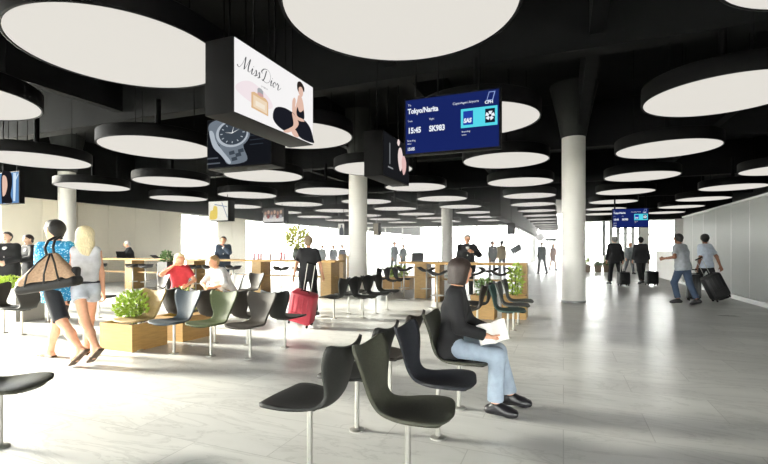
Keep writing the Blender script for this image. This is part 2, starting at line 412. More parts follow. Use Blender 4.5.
struct('ceiling', hbox(BL, BR, -14, 56, CEIL, CEIL + .2), DARK)
BEIGE = mat('beige_panel', 'efe8d6', .55, var=.04, vscale=.8)
WHITE = mat('white_paint', 'e9e8e4', .5, var=.02, vscale=2)
FRAMEW = mat('white_metal', 'dcdcda', .35)
def glass_mat():
    m = bpy.data.materials.new('clear_glass'); m.use_nodes = True; nt = m.node_tree; nt.nodes.clear()
    o = nt.nodes.new('ShaderNodeOutputMaterial'); t = nt.nodes.new('ShaderNodeBsdfTransparent'); gl = nt.nodes.new('ShaderNodeBsdfGlossy'); gl.inputs['Roughness'].default_value = .02
    t.inputs[0].default_value = (.97, .985, .98, 1); mx = nt.nodes.new('ShaderNodeMixShader'); mx.inputs[0].default_value = .06
    nt.links.new(t.outputs[0], mx.inputs[1]); nt.links.new(gl.outputs[0], mx.inputs[2]); nt.links.new(mx.outputs[0], o.inputs[0]); return m
GLASS = glass_mat()

def panelled(name, axis, fix, s0, s1, z0, z1, step, m, thick=.2, gap=.014):
    """a wall of panels with open joints; axis 'a' = runs along A at b=fix, 'b' = runs along B at a=fix"""
    mb = MB(); n = max(1, round((s1 - s0) / step)); d = (s1 - s0) / n
    for i in range(n):
        p, q = s0 + i * d + gap / 2, s0 + (i + 1) * d - gap / 2
        hbox(fix - thick / 2, fix + thick / 2, p, q, z0, z1, mb) if axis == 'a' else hbox(p, q, fix - thick / 2, fix + thick / 2, z0, z1, mb)
    k = thick / 2 - .02
    hbox(fix - k, fix + k, s0, s1, z0, z1 - .01, mb) if axis == 'a' else hbox(s0, s1, fix - k, fix + k, z0, z1 - .01, mb)
    return struct(name, mb, m)
def glazing(n, axis, fix, s0, s1, z0, z1, step, rails=(), m=FRAMEW, w_=.07):
    mb = MB(); k = max(1, round((s1 - s0) / step)); d = (s1 - s0) / k
    def bx(p, q, za, zb, t):
        hbox(fix - t, fix + t, p, q, za, zb, mb) if axis == 'a' else hbox(p, q, fix - t, fix + t, za, zb, mb)
    for i in range(k + 1): bx(s0 + i * d - w_ / 2, s0 + i * d + w_ / 2, z0, z1, .06)
    for z in (z0 + .05, z1 - .05, *rails): bx(s0, s1, z - .04, z + .04, .05)
    fr = struct('window_%d' % n, mb, m)
    mb = MB(); bx(s0, s1, z0 + .05, z1 - .05, .006)
    p = mb.build('pane', GLASS, fr); return fr

# left side: beige panels, then glass; the bays nearer than the frame are open glass too, where the sun comes in
panelled('wall_left', 'a', BL, 9.0, 16.6, 0, 3.2, 1.27, BEIGE)
panelled('wall_left.001', 'a', BL, 19.1, 21.4, 0, 3.2, 1.15, BEIGE)
struct('wall_left.002', hbox(BL - .15, BL + .15, -14, -3.25, 0, CEIL), BEIGE)
struct('trim_1', hbox(BL - .2, BL + .2, 8.9, 56, 3.2, CEIL), DARK)
glazing(1, 'a', BL, 16.6, 19.1, 0, 3.2, 1.25)
glazing(2, 'a', BL, 21.4, 33.0, 0, 3.2, 1.45, rails=(2.3,))
glazing(3, 'a', BL, -3.2, 9.0, 0, 5.55, 3.05, w_=.12)
struct('trim_6', hbox(BL - .2, BL + .2, -3.3, 9.0, 5.55, CEIL), DARK)
# far end behind the bars
glazing(4, 'b', 33.0, BL, -3.0, 0, 3.2, 1.46, rails=(2.25,))
struct('trim_2', hbox(BL, -3.0, 32.8, 33.2, 3.2, CEIL), DARK)
# corridor running on, its side glazed, a dark downstand beam along it
glazing(5, 'a', -3.0, 33.0, 54.0, 0, 3.2, 2.0)
struct('trim_3', hbox(-3.25, -2.75, 21.5, 54.0, 2.95, CEIL), BEAMM)
glazing(6, 'b', 54.0, -3.0, 1.0, 0, 3.2, 1.0)
struct('wall_right.001', hbox(.85, 1.05, 31.0, 54.0, 0, CEIL), WHITE)
# far end of the luggage walkway: white wall, a row of narrow lights, then larger panes
glazing(10, 'b', 31.0, 1.05, 2.35, 0, 3.2, 1.3)
SL = mat('blue_grey_blind', '8d959b', .6)
glazing(7, 'b', 31.0, 2.35, 4.35, 1.0, 3.2, .42, rails=(2.35,), w_=.2)
struct('wall_back.001', hbox(2.35, 4.35, 30.9, 31.1, 0, 1.0), WHITE)
glazing(8, 'b', 31.0, 4.75, 6.2, 0, 3.2, 1.35, rails=(1.25, 2.3), w_=.14)
struct('wall_back.002', hbox(4.35, 4.75, 30.85, 31.15, 0, 3.2), WHITE)
struct('wall_back.003', hbox(6.2, 9.0, 30.9, 31.1, 0, 3.2), WHITE)
struct('trim_4', hbox(1.05, BR, 30.8, 31.2, 3.2, CEIL), DARK)
struct('wall_right.002', hbox(BR - .1, BR + .1, 24, 31, 2.7, CEIL), mat('dark_wall', '2a2c2e', .7))
struct('wall_right.004', hbox(BR - .1, BR + .1, 6, 31, 0, 2.7), WHITE)
struct('wall_right.007', hbox(BR - .1, BR + .1, 6, 24, 2.7, CEIL), mat('dark_wall', '2a2c2e', .7))
glazing(11, 'a', BR, -14, -3, 0, 3.0, 3.0)  # unseen window, added to bring daylight onto the near floor
struct('wall_right.006', hbox(BR - .1, BR + .1, -3, 6, 0, 3.05), WHITE)
struct('wall_right.005', hbox(BR - .1, BR + .1, -14, 6, 3.05, CEIL), mat('dark_wall', '2a2c2e', .7))  # unseen dark infill, sized to hold back that added daylight
glazing(9, 'b', -14, BL, BR, 0, 3.0, 2.66)  # unseen rear glass, added to let in low daylight only
struct('wall_front_light_block', hbox(BL, BR, -14.1, -13.9, 3.0, CEIL), mat('dark_wall', '2a2c2e', .7))  # unseen dark upper wall, added to block rear skylight from the ceiling

# frosted screen wall beside the walkway
def frost():
    m = bpy.data.materials.new('frosted_glass'); m.use_nodes = True; b = m.node_tree.nodes['Principled BSDF']
    b.inputs['Base Color'].default_value = (*lin('b4b7b4'), 1); b.inputs['Roughness'].default_value = .5
    b.inputs['Transmission Weight'].default_value = .45; b.inputs['IOR'].default_value = 1.3
    return m
FROST = frost()
mb = MB()
for k in range(11): hbox(4.42, 4.44, 5.92 + 1.353 * k + .008, 5.92 + 1.353 * (k + 1) - .008, .12, 2.62, mb)
struct('wall_right', mb, FROST)
ALU = mat('brushed_aluminium', 'b9bab8', .35, metal=.6)
tm_ = hbox(4.38, 4.48, 6.25, 20.85, 2.62, 2.68); hbox(4.36, 4.50, 6.25, 20.85, 0, .12, tm_)
for k in range(1, 11): pass
mj_ = MB()
for k in range(1, 11): hbox(4.414, 4.446, 5.92 + 1.353 * k - .012, 5.92 + 1.353 * k + .012, .12, 2.62, mj_)
struct('trim_7', mj_, FRAMEW)
struct('trim_5', tm_, ALU)
mb = hbox(4.38, 4.48, 20.8, 26.2, 0, 1.27); struct('wall_right.003', mb, WHITE)

# ------------------------------------------------------------------ columns
COLW = mat('column_plaster', 'dcdad4', .5, var=.03, vscale=3, bump=.05)
CAPM = mat('capital_black', '262827', .6, spec=.15)
def column(u, Y, label, r=.285):
    p = px(u, Y=Y); t = empty('column', p, 0, label, 'column', 'white round columns')
    mb = MB(); mb.lathe([(r, 0), (r, 4.25)], 48); mb.build('shaft', COLW, t, True)
    mb = MB(); mb.lathe([(r + .012, 0), (r + .012, .05), (r + .002, .055)], 48); mb.build('base_ring', mat('grey_metal', '8d8f8e', .4, metal=.7), t, True)
    mb = MB(); mb.lathe([(r + .001, 4.25), (r + .02, 4.27), (r + .10, 4.7), (r + .30, CEIL)], 48); mb.build('capital', CAPM, t, True)
    return t
COLS = [(573.5, 11.5, 'thick white column nearest the luggage walkway, in front of the two suited men'),
        (358, 13.8, 'white column behind the row of dark chairs, below the black cube sign'),
        (67, 16.6, 'white column between the backpacker couple and the beige wall'),
        (447, 23.0, 'slim distant white column just behind the man in the open suit jacket')]
for c in COLS: column(*c)
mb = MB()
for cu, cy, _ in COLS[:3]:
    p = px(cu, Y=cy); a0 = p.dot(A)
for i, a0 in enumerate((-.5, 7.3, 14.1, 21.0, 28.0)):
    struct('trim_%d' % (10 + i), hbox(BL + .2, BR - .1, a0 - .16, a0 + .16, 4.3, CEIL), BEAMM)
for i, b0 in enumerate((-9.4, -6.2, -2.75, .45, 3.6, 6.8)):
    struct('trim_%d' % (20 + i), hbox(b0 - .10, b0 + .10, -6, 30.8 if b0 < 8 else 20, 4.5, CEIL), BEAMM)

# ------------------------------------------------------------------ round ceiling lights
DISC = {(-1, 1): (4.54, 5.95), (0, 1): (5.79, 9.09), (1, 1): (7.21, 12.44), (2, 1): (8.53, 15.72), (2, 2): (11.48, 14.61), (0, 0): (2.8, 10.26), (1, 0): (4.13, 13.5), (2, 0): (5.52, 16.89),
        (-1, 0): (1.48, 7.07), (-2, 0): (.14, 3.83), (-2, -1): (-2.73, 4.66), (-1, -2): (-4.58, 9.0), (0, -3): (-6.43, 13.46), (-1, -3): (-8.0, 10.23), (-2, -2): (-5.95, 6.0), (-2, 1): (3.30, 2.88)}
R = .97
HOUS = mat('lamp_housing_black', '070708', .6, spec=.06)
DIFF = mat('lamp_diffuser', 'e4e0d8', .4, emit=.95)
ORD = ['first', 'second', 'third', 'fourth', 'fifth', 'sixth', 'seventh', 'eighth', 'ninth', 'tenth', 'eleventh', 'twelfth', 'thirteenth', 'fourteenth', 'fifteenth']
ROWN = {0: 'in the row over the flight screen towards the clock', 1: 'in the row directly above the luggage walkway', 2: 'in the row above the frosted screen wall',
        -1: 'in the row behind the perfume advert', -2: 'in the row passing above the watch advert', -3: 'in the third row from the beige wall', -4: 'in the row next to the beige wall', -5: 'in the outermost row along the beige wall'}
def lamp_meshes(n):
    h_ = MB(); h_.lathe([(R - .012, .012), (R, 0), (R + .015, .004), (R + .02, .02), (R + .02, .23), (R, .245), (.05, .25), (.05, 1.0), (.0, 1.0)], n)
    d_ = MB(); d_.lathe([(R - .012, .010), (0, .010)], n); d_.f = [tuple(reversed(f)) for f in d_.f]
    return h_.mesh('housing'), d_.mesh('diffuser')
MH, MD = lamp_meshes(72); MH2, MD2 = lamp_meshes(36)
rod = MB()
rod.tube((0, 0, .24), (0, 0, CEIL - DZ), .007, n=6)
MR = rod.mesh('rod')
for m_, mm in ((MH, HOUS), (MD, DIFF), (MH2, HOUS), (MD2, DIFF), (MR, HOUS)): m_.materials.append(mm)
for j in range(-5, 3):
    cnt = 0
    for i in range(-3, 13):
        if (i, j) in DISC: X, Y = DISC[(i, j)]
        else:
            X = 2.81 + 1.300 * i + 3.079 * j; Y = 10.256 + 3.262 * i - 1.064 * j
        if Y < 2.0 or (i, j) in ((-3, 0), (-3, 1)): continue
        b_, a_ = X * CA - Y * SA, X * SA + Y * CA
        lim = 52 if j == 0 else (30 if j > 0 else 32)
        if a_ > lim or b_ < BL + .9: continue
        ul, ur = 384 + F * (X - R) / Y, 384 + F * (X + R) / Y; vb = HY - F * (DZ - EYE) / (Y + R)
        if ur < 0 or ul > 768 or vb < 0: continue
        o = empty('ceiling_light', (X, Y, DZ), 0, 'round ceiling light, %s %s' % (ORD[cnt], ROWN[j]), 'ceiling light', 'round ceiling lights'); cnt += 1
        near = Y < 12; k_ = .962 if j >= 1 else .985 if j == 0 else 1.02 if j == -1 else 1.09; k_ = 1.035 if (i, j) == (-2, 0) else k_; o.scale = (k_, k_, 1)
        for nm, me in (('housing', MH if near else MH2), ('diffuser', MD if near else MD2)):
            c_ = bpy.data.objects.new(nm, me); COL.objects.link(c_); c_.parent = o
        for k in range(3 if Y < 16 else 0):
            c_ = bpy.data.objects.new('suspension_rod', MR); COL.objects.link(c_); c_.parent = o; t_ = 2.094 * k + .4; c_.location = (math.cos(t_) * .62, math.sin(t_) * .62, 0)
for m_ in (MH, MH2): m_.polygons.foreach_set('use_smooth', [True] * len(m_.polygons)); m_.set_sharp_from_angle(angle=math.radians(40))

# scattering volume added to imitate window glare over the far part of the hall
hz = MB(); hbox(-17.3, .9, 11.5, 32.6, .03, 3.15, hz)
hm = bpy.data.materials.new('glare_volume'); hm.use_nodes = True; hm.node_tree.nodes.clear()
ho = hm.node_tree.nodes.new('ShaderNodeOutputMaterial'); hv = hm.node_tree.nodes.new('ShaderNodeVolumeScatter'); hv.inputs['Density'].default_value = .03; hv.inputs['Anisotropy'].default_value = .2
hm.node_tree.links.new(hv.outputs[0], ho.inputs['Volume'])
struct('glare_volume', hz, hm)
# ------------------------------------------------------------------ shell chairs on single posts
def chair_shell(W_=1.0):
    sp = [(.265, .412), (.25, .424), (.20, .432), (.12, .430), (.03, .422), (-.06, .418), (-.125, .428), (-.165, .455), (-.19, .50), (-.203, .56), (-.216, .63), (-.234, .70), (-.256, .765), (-.268, .80)]
    wd = [.12, .18, .222, .234, .218, .178, .144, .126, .128, .152, .184, .212, .226, .212]
    cv = [.0, .004, .010, .016, .022, .024, .022, .018, .014, .018, .032, .044, .048, .046]   # dish of the cross-section
    # finer spline through the stations
    def interp(a, t):
        i = min(int(t), len(a) - 2); f = t - i; p0, p1, p2, p3 = a[max(i - 1, 0)], a[i], a[i + 1], a[min(i + 2, len(a) - 1)]
        return .5 * (2 * p1 + (p2 - p0) * f + (2 * p0 - 5 * p1 + 4 * p2 - p3) * f * f + (3 * p1 - p0 - 3 * p2 + p3) * f ** 3)
    n = 44; m = 15; P = []
    ys, zs = [a for a, _ in sp], [b for _, b in sp]
    for i in range(n + 1):
        t = i / n * (len(sp) - 1); y, z, wv, c = interp(ys, t), interp(zs, t), interp(wd, t), interp(cv, t)
        y2, z2 = interp(ys, min(t + .05, len(sp) - 1.001)), interp(zs, min(t + .05, len(sp) - 1.001)); y1, z1 = interp(ys, max(t - .05, 0)), interp(zs, max(t - .05, 0))
        d = Vector((0, y2 - y1, z2 - z1)).normalized(); nr = Vector((1, 0, 0)).cross(d)      # towards the sitter
        if nr.z < 0 and t < 6: nr = -nr
        if t >= 6 and nr.y < 0: nr = -nr
        row = []
        for k in range(m + 1):
            q = 2 * k / m - 1; lift = c * (q * q)
            p = Vector((q * wv * W_, y, z)) + nr * (lift - c * .5)
            up = max(0, (t - 10.5) / 2.5); p += Vector((0, -.008, .026)) * (up * (abs(q) ** 2 - .35 - .9 * max(0, abs(q) - .85) * 4))     # horned top edge
            fr = max(0, (2 - t) / 2); p += Vector((0, -.05, 0)) * fr * (q * q) * .6
            row.append((p, nr))
        P.append(row)
    v = []; f = []; T = .011
    for sgn in (1, -1):
        for row in P:
            for p, nr in row: v.append(p + nr * sgn * T)
    K = m + 1; O = (n + 1) * K
    for i in range(n):
        for k in range(m):
            q = (i * K + k, i * K + k + 1, (i + 1) * K + k + 1, (i + 1) * K + k); f.append(q); f.append(tuple(O + x for x in reversed(q)))
    rim = [k for k in range(K)] + [i * K + m for i in range(1, n + 1)] + [n * K + k for k in range(m - 1, -1, -1)] + [i * K for i in range(n - 1, 0, -1)]
    for x, y in zip(rim, rim[1:] + rim[:1]): f.append((y, x, O + x, O + y))
    mb = MB(); mb.add(v, f); me = mb.mesh('shell')
    bm = bmesh.new(); bm.from_mesh(me); bmesh.ops.recalc_face_normals(bm, faces=bm.faces); bm.to_mesh(me); bm.free()
    return me
STEEL = mat('satin_steel', 'b4b3ad', .35, metal=.75)
SHELL = chair_shell(); SHELL.polygons.foreach_set('use_smooth', [True] * len(SHELL.polygons)); SHELL.materials.append(None)
mb = MB(); mb.tube((0, 0, .012), (0, 0, .405), .0175, n=20); POST = mb.mesh('post'); POST.materials.append(STEEL)
mb = MB(); mb.lathe([(.058, 0), (.058, .008), (.05, .014), (.018, .02)], 24); BASE = mb.mesh('base_plate'); BASE.materials.append(STEEL)
mb = MB(); mb.box((0, 0, .398), (.16, .16, .014)); mb.box((0, .0, .388), (.07, .07, .012)); BRK = mb.mesh('bracket'); BRK.materials.append(mat('black_metal', '1a1b1c', .4, metal=.4))
for me in (POST, BASE): me.polygons.foreach_set('use_smooth', [True] * len(me.polygons)); me.set_sharp_from_angle(angle=math.radians(40))
SEATC = {k: mat('seat_' + k, c, .62, var=.14, vscale=60, bump=.12) for k, c in dict(black='191a18', olive='3c3d32', navy='1d2028', tan='8f7a4e', slate='333d45', green='38421f', brown='262019', teal='24403a', grey='4a4c49').items()}
def chair(p, d, key, label, group):
    """post foot p, facing d"""
    t = empty('lounge_chair', p, math.atan2(-d[0], d[1]), label, 'chair', group)
    o = bpy.data.objects.new('shell', SHELL); COL.objects.link(o); o.parent = t
    o.material_slots[0].link = 'OBJECT'; o.material_slots[0].material = SEATC[key]
    for nm, me in (('post', POST), ('base_plate', BASE), ('bracket', BRK)):
        c = bpy.data.objects.new(nm, me); COL.objects.link(c); c.parent = t
    return t
G1 = 'chairs of the double row with the seated reader'
chair((-.458, 2.74, 0), -B, 'black', 'black shell chair at the front of the double row, seat pointing towards the planters', G1)
chair((-.2025, 3.33, 0), -B, 'black', 'black shell chair just behind the front olive chair, only its backrest top showing', G1)
chair((.053, 3.92, 0), -B, 'brown', 'dark brown shell chair back to back with the reader, third in its row', G1)
chair((.138, 2.583, 0), B, 'olive', 'olive grey shell chair at the very front of the double row', G1)
chair((.388, 3.188, 0), B, 'navy', 'dark navy shell chair between the olive chair and the seated reader', G1)
chair((.64, 3.79, 0), B, 'olive', 'olive shell chair with the black-clad reader sitting on it', G1)
G2 = 'chairs of the sunlit double row beside the planters'
for (u, v), k, l in (((250, 358.6), 'brown', 'dark brown shell chair at the end of the sunlit row, nearest the red suitcase'), ((211, 356), 'green', 'moss green shell chair, second in the sunlit row'),
                     ((174, 353.5), 'slate', 'blue grey shell chair, third in the sunlit row'), ((139, 350.5), 'tan', 'tan shell chair beside the wooden planters, glowing in the sun')):
    chair(px(u, v), -A, k, l, G2)
for (u, v), k, l in (((285, 347.5), 'black', 'black shell chair facing away, its seat reaching under the red suitcase'), ((247.6, 345.5), 'brown', 'brown shell chair facing away directly behind the moss green chair'),
                     ((214.6, 343), 'brown', 'brown shell chair facing away between the green and the blue grey chairs'), ((182, 340), 'brown', 'brown shell chair facing away between the blue grey and the tan chairs')):
    chair(px(u, v), A, k, l, G2)
G3 = 'dark chairs in front of the white column'
o1, o2 = px(334, 318.5), px(363, 318)
for q in range(3):
    chair(o1 + A * .64 * q, -B, 'black', 'black shell chair facing the bars, %s in the column row from the red suitcase' % ORD[q], G3)
    chair(o2 + A * .64 * q, B, 'black', 'black shell chair facing the walkway, %s in the double row below the white column' % ORD[q], G3)
G4 = 'chairs around the wooden planters behind the reader'
for (x, y), d, k, l in (((1.90, 6.81), B, 'teal', 'dark teal shell chair nearest behind the reader, seat towards the walkway'), ((2.17, 7.45), B, 'grey', 'grey shell chair behind the dark teal chair'), ((2.44, 8.07), B, 'grey', 'grey shell chair at the far end of the planter row'),
                        ((1.344, 7.03), -B, 'brown', 'brown shell chair partly behind the reader, backing the dark teal chair'), ((1.61, 7.66), -B, 'black', 'black shell chair between the reader and the first wooden planter')):
    chair((x, y, 0), d, k, l, G4)
G5 = 'chairs of the sunlit area by the couple'
chair((-2.63, 3.04, 0), Vector((1, .06, 0)), 'olive', 'olive shell chair alone in front of the couple, only its seat showing', G5)
chair(px(99, 318), B, 'black', 'black shell chair just past the blonde woman in white shorts', G5)
chair(px(22, 335), -B, 'black', 'dark shell chair directly behind the legs of the man with the bag', G5)
chair(px(4, 333), B, 'brown', 'dark brown shell chair at the edge, in front of the clipped hedge planter', G5)
chair(px(48, 322), -B, 'black', 'black shell chair half hidden between the walking couple', G5)
G6 = 'chairs of the second sunlit row by the bar'
chair(px(156, 306), A * -1, 'brown', 'brown shell chair beside the woman in the red top', G6)
chair(px(180, 308.5), A * -1 + B * .2, 'black', 'black shell chair the woman in the red top sits on', G6)
chair(px(216, 309), -A, 'brown', 'brown shell chair near the seated man in the white shirt', G6)
chair(px(229, 311), -A - B * .4, 'black', 'black shell chair carrying the man in the white shirt', G6)
chair(px(250, 308), -A, 'brown', 'brown shell chair past the man in the white shirt, by the bar', G6)
G7 = 'small distant chairs beyond the white column'
o1 = px(373, Y=13.7)
for q in range(2):
    chair(o1 + A * .75 * q, -B, 'black', 'distant black shell chair facing the column, %s before the low oak box' % ORD[q], G7)
    chair(o1 + B * .66 + A * .75 * q, B, 'black', 'distant black shell chair facing away from the column, %s before the low oak box' % ORD[q], G7)

# ------------------------------------------------------------------ bars and stools
OAK = mat('oak', 'a6834c', .5, var=.14, vscale=6, stretch=(1, 1, 8)); OAKD = mat('oak_side', '977a4c', .5, var=.16, vscale=7, stretch=(1, 1, 8))
def bar(p, d, L, hgt, legs, label, depth=.62, lw=.34, frame=False):
    p = Vector(p); d = Vector(d).normalized(); n = Vector((-d.y, d.x, 0)); rz = math.atan2(d.y, d.x)
    t = empty('bar_table', p, rz, label, 'bar table')
    MB().box((L / 2, 0, hgt - .03), (L, depth, .06)).build('table_top', OAK, t, bevel=.006)
    for q in legs:
        MB().box((q, 0, (hgt - .06) / 2), (lw, depth * .8, hgt - .06)).build('leg', OAKD, t, bevel=.006)
    MB().box((L / 2, 0, .58), (L - .1, .06, .05)).build('rail', OAKD, t)
    return t
bar(px(340, Y=12.55), -B, 10.6, 1.06, (.32, 2.7, 5.3, 8.1, 10.3), 'long oak bar table on block legs between the man in black and the beige wall')
bar(px(527, Y=10.9), -B, 2.35, 1.03, (.05, 2.2), 'oak bar table in front of the businessman in the open suit', lw=.13)
bar(px(442, Y=12.4), -B, 1.2, 1.02, (.55,), 'short oak bar table on one block leg between the hedge box and the seated reader', lw=.36)
def oak_post(u0, u1, Y, z, label):
    p = px((u0 + u1) / 2, Y=Y); t = empty('wooden_pillar', p, -PSI, label, 'pillar')
    wd = (u1 - u0) / F * Y; MB().box((0, 0, z / 2), (wd, .3, z)).build('body', OAK, t, bevel=.006); MB().box((0, 0, z + .015), (wd + .03, .33, .03)).build('cap', OAKD, t)
oak_post(340, 345, 17.5, 1.15, 'slim oak block left of the white column behind the bar end'); oak_post(348, 351, 18.5, 1.1, 'slim oak block touching the white column edge')
mb = MB(); mb.tube((0, 0, .01), (0, 0, .78), .02, n=14); SP_ = mb.mesh('stem'); SP_.materials.append(STEEL)
mb = MB(); mb.lathe([(.19, 0), (.19, .01), (.02, .03)], 24); SB_ = mb.mesh('base_plate'); SB_.materials.append(STEEL)
mb = MB(); n_ = 20; vv = []
for s_ in (0, 1):
    for i in range(n_ + 1):
        for k in range(9):
            x = (2 * i / n_ - 1); y = (2 * k / 8 - 1); r_ = .27
            qx, qy = x * math.sqrt(1 - y * y / 2) * r_, y * math.sqrt(1 - x * x / 2) * .19
            z_ = .84 + .05 * abs(x) ** 2.2 - .035 * (1 - x * x) - (0 if s_ == 0 else .022 + .02 * (1 - x * x))
            vv.append((qx, qy, z_))
ff = []; K_ = 9; O_ = (n_ + 1) * 9
for i in range(n_):
    for k in range(8):
        q = (i * K_ + k, (i + 1) * K_ + k, (i + 1) * K_ + k + 1, i * K_ + k + 1); ff += [q, tuple(O_ + x for x in reversed(q))]
rim = [k for k in range(K_)] + [i * K_ + 8 for i in range(1, n_ + 1)] + [n_ * K_ + k for k in range(7, -1, -1)] + [i * K_ for i in range(n_ - 1, 0, -1)]
ff += [(x, y, O_ + y, O_ + x) for x, y in zip(rim, rim[1:] + rim[:1])]
mb.add(vv, ff); SS_ = mb.mesh('seat'); SS_.materials.append(mat('black_plastic', '191a1a', .45))
bm = bmesh.new(); bm.from_mesh(SS_); bmesh.ops.recalc_face_normals(bm, faces=bm.faces); bm.to_mesh(SS_); bm.free()
mb = MB(); mb.path([(math.cos(t * math.pi / 9) * .15, math.sin(t * math.pi / 9) * .15, .3) for t in range(18)] + [(.15, 0, .3)], .008, 6); mb.box((0, 0, .3), (.3, .012, .012)); SR_ = mb.mesh('foot_ring'); SR_.materials.append(STEEL)
for me in (SP_, SS_): me.polygons.foreach_set('use_smooth', [True] * len(me.polygons))
def stool(p, rz, label, group):
    t = empty('bar_stool', p, rz, label, 'bar stool', group)
    for nm, me in (('seat', SS_), ('stem', SP_), ('base_plate', SB_), ('foot_ring', SR_)):
        c = bpy.data.objects.new(nm, me); COL.objects.link(c); c.parent = t
for q, u in enumerate((437, 474, 489, 501, 516)):
    stool(px(u, Y=(10.25, 10.25, 11.7, 10.2, 11.6)[q]), -PSI, 'black saddle seat bar stool, %s along the front of the businessman\'s bar table' % ORD[q], 'stools at the short bar')
P0b = px(340, Y=12.55)
for q, tt in enumerate((.95, 1.6, 3.3, 4.2, 4.75, 6.1, 6.9, 7.5, 9.1, 9.8)):
    p = P0b - B * tt - A * .55; stool(p, -PSI, 'black saddle seat bar stool, %s from the man in black along the long bar' % ORD[q], 'stools at the long bar')
for q, tt in enumerate((.3, .95)):
    p = px(442, Y=12.4) - B * tt - A * .5; stool(p, -PSI, 'black bar stool at the one-legged bar table, %s from the reader' % ORD[q], 'stools at the one-legged bar')

# ------------------------------------------------------------------ planters
LEAF = mat('leaf_green', '93ad42', .55, var=.35, vscale=9); LEAFD = mat('leaf_dark', '54703a', .55, var=.35, vscale=9); LEAFY = mat('leaf_yellow', 'a9b25c', .55, var=.3, vscale=9)
SOIL = mat('soil', '3a2d20', .95, var=.3, vscale=30)
def foliage(parent, m, ext, c, n, size, seed, stems=True, name='foliage'):
    r = random.Random(seed); mb = MB()
    for _ in range(n):
        while True:
            p = Vector((r.uniform(-1, 1), r.uniform(-1, 1), r.uniform(-1, 1)))
            if .25 < p.length < 1: break
        q = Vector((p.x * ext[0], p.y * ext[1], p.z * ext[2])) + Vector(c)
        d = (p.normalized() + Vector((r.uniform(-.6, .6), r.uniform(-.6, .6), r.uniform(-.1, .8)))).normalized(); s = size * r.uniform(.6, 1.3)
        e = d.orthogonal().normalized(); e = (Matrix.Rotation(r.uniform(0, 6.28), 3, d) @ e); g = d.cross(e)
        mb.add([q - d * s * .5, q + e * s * .28 + g * s * .05, q + d * s * .1 + g * s * .10, q - e * s * .28 + g * s * .05, q + d * s * .62], [(0, 1, 2), (0, 2, 3), (1, 4, 2), (2, 4, 3)])
    f = mb.build(name, m, parent)
    if stems:
        mb = MB()
        for _ in range(9):
            x, y = r.uniform(-.5, .5) * ext[0], r.uniform(-.5, .5) * ext[1]
            mb.path([(x * .6, y * .6, c[2] - ext[2] * 1.05), (x, y, c[2]), (x * 1.4, y * 1.4, c[2] + ext[2] * .6)], .006, 5)
        mb.build('stems', mat('stem_green', '5b6433', .7), parent)
    return f
def planter(p, rz, dims, label, m=OAK, fol=None, lm=LEAF, seed=1, group=None):
    t = empty('planter', p, rz, label, 'planter', group); x, y, z = dims
    mb = MB(); th = .03
    mb.box((0, -y / 2 + th / 2, z / 2), (x, th, z)); mb.box((0, y / 2 - th / 2, z / 2), (x, th, z)); mb.box((-x / 2 + th / 2, 0, z / 2), (th, y - 2 * th, z)); mb.box((x / 2 - th / 2, 0, z / 2), (th, y - 2 * th, z)); mb.box((0, 0, .02), (x - 2 * th, y - 2 * th, .04))
    mb.build('box', m, t)
    MB().box((0, 0, z - .07), (x - 2 * th, y - 2 * th, .04)).build('soil', SOIL, t)
    if fol:
        ext, cz, n, size = fol; foliage(t, lm, ext, (0, 0, z + cz), n, size, seed)
    return t
PG = 'oak planter boxes by the sunlit row'
planter(px(111, 352) + A * .36 - B * .02, -PSI, (.62, .56, .36), 'oak planter box with bright green bush nearest the blonde woman', fol=((.27, .25, .24), .20, 800, .065), seed=3, group=PG)
planter(px(152, 342.5) + A * .46 + B * .12, -PSI, (.56, .56, .36), 'oak planter box behind the tan chair with pale green leaves', fol=((.24, .24, .22), .20, 320, .07), lm=LEAFY, seed=4, group=PG)
planter(px(484, Y=8.85), -PSI, (.46, .42, .46), 'oak planter box between the reader and the dark teal chair', fol=((.19, .17, .2), .14, 200, .08), lm=LEAFD, seed=5)
planter(px(515, Y=8.85), -PSI, (.46, .42, .46), 'oak planter box by the walkway under the oak bar frame', fol=((.17, .16, .36), .30, 260, .08), lm=LEAF, seed=6)
planter(px(398, Y=15.5), -PSI, (1.0, .5, .42), 'low oak box with green plant past the white column', fol=((.42, .22, .26), .16, 380, .10), seed=7)
planter(px(10, Y=8.8), -PSI, (1.3, .5, .62), 'grey planter with clipped lime hedge in front of the two men in black', m=mat('grey_planter', '8f8d86', .6), fol=((.62, .24, .14), .08, 700, .06), lm=mat('leaf_lime', 'a7bb4a', .55, var=.3, vscale=9), seed=8)
planter(px(167, Y=13.4), -PSI, (.4, .35, 1.0), 'tall dark planter behind the woman in the red top', m=mat('dark_planter', '3c3a36', .6), fol=((.2, .2, .22), .12, 220, .09), lm=LEAFD, seed=9)
for q, (u, l) in enumerate(((587, 'leafy green plant in pot just past the thick white column'), (597, 'brown pot with low plant, between the leafy pot and suited men'), (603, 'brown pot with low plant, next to the suited man with case'))):
    t = empty('potted_plant', px(u + (0, 1, 4)[q], Y=27), 0, l, 'plant', None)
    mb = MB(); mb.lathe([(.16, 0), (.25, .42), (.23, .42), (.21, .36)], 20); mb.build('pot', mat('brown_pot', '8a7a63', .7), t, True)
    foliage(t, LEAF if q == 0 else LEAFD, (.26, .26, .3 if q == 0 else .14), (0, 0, .62 if q == 0 else .5), 160, .12, 20 + q)
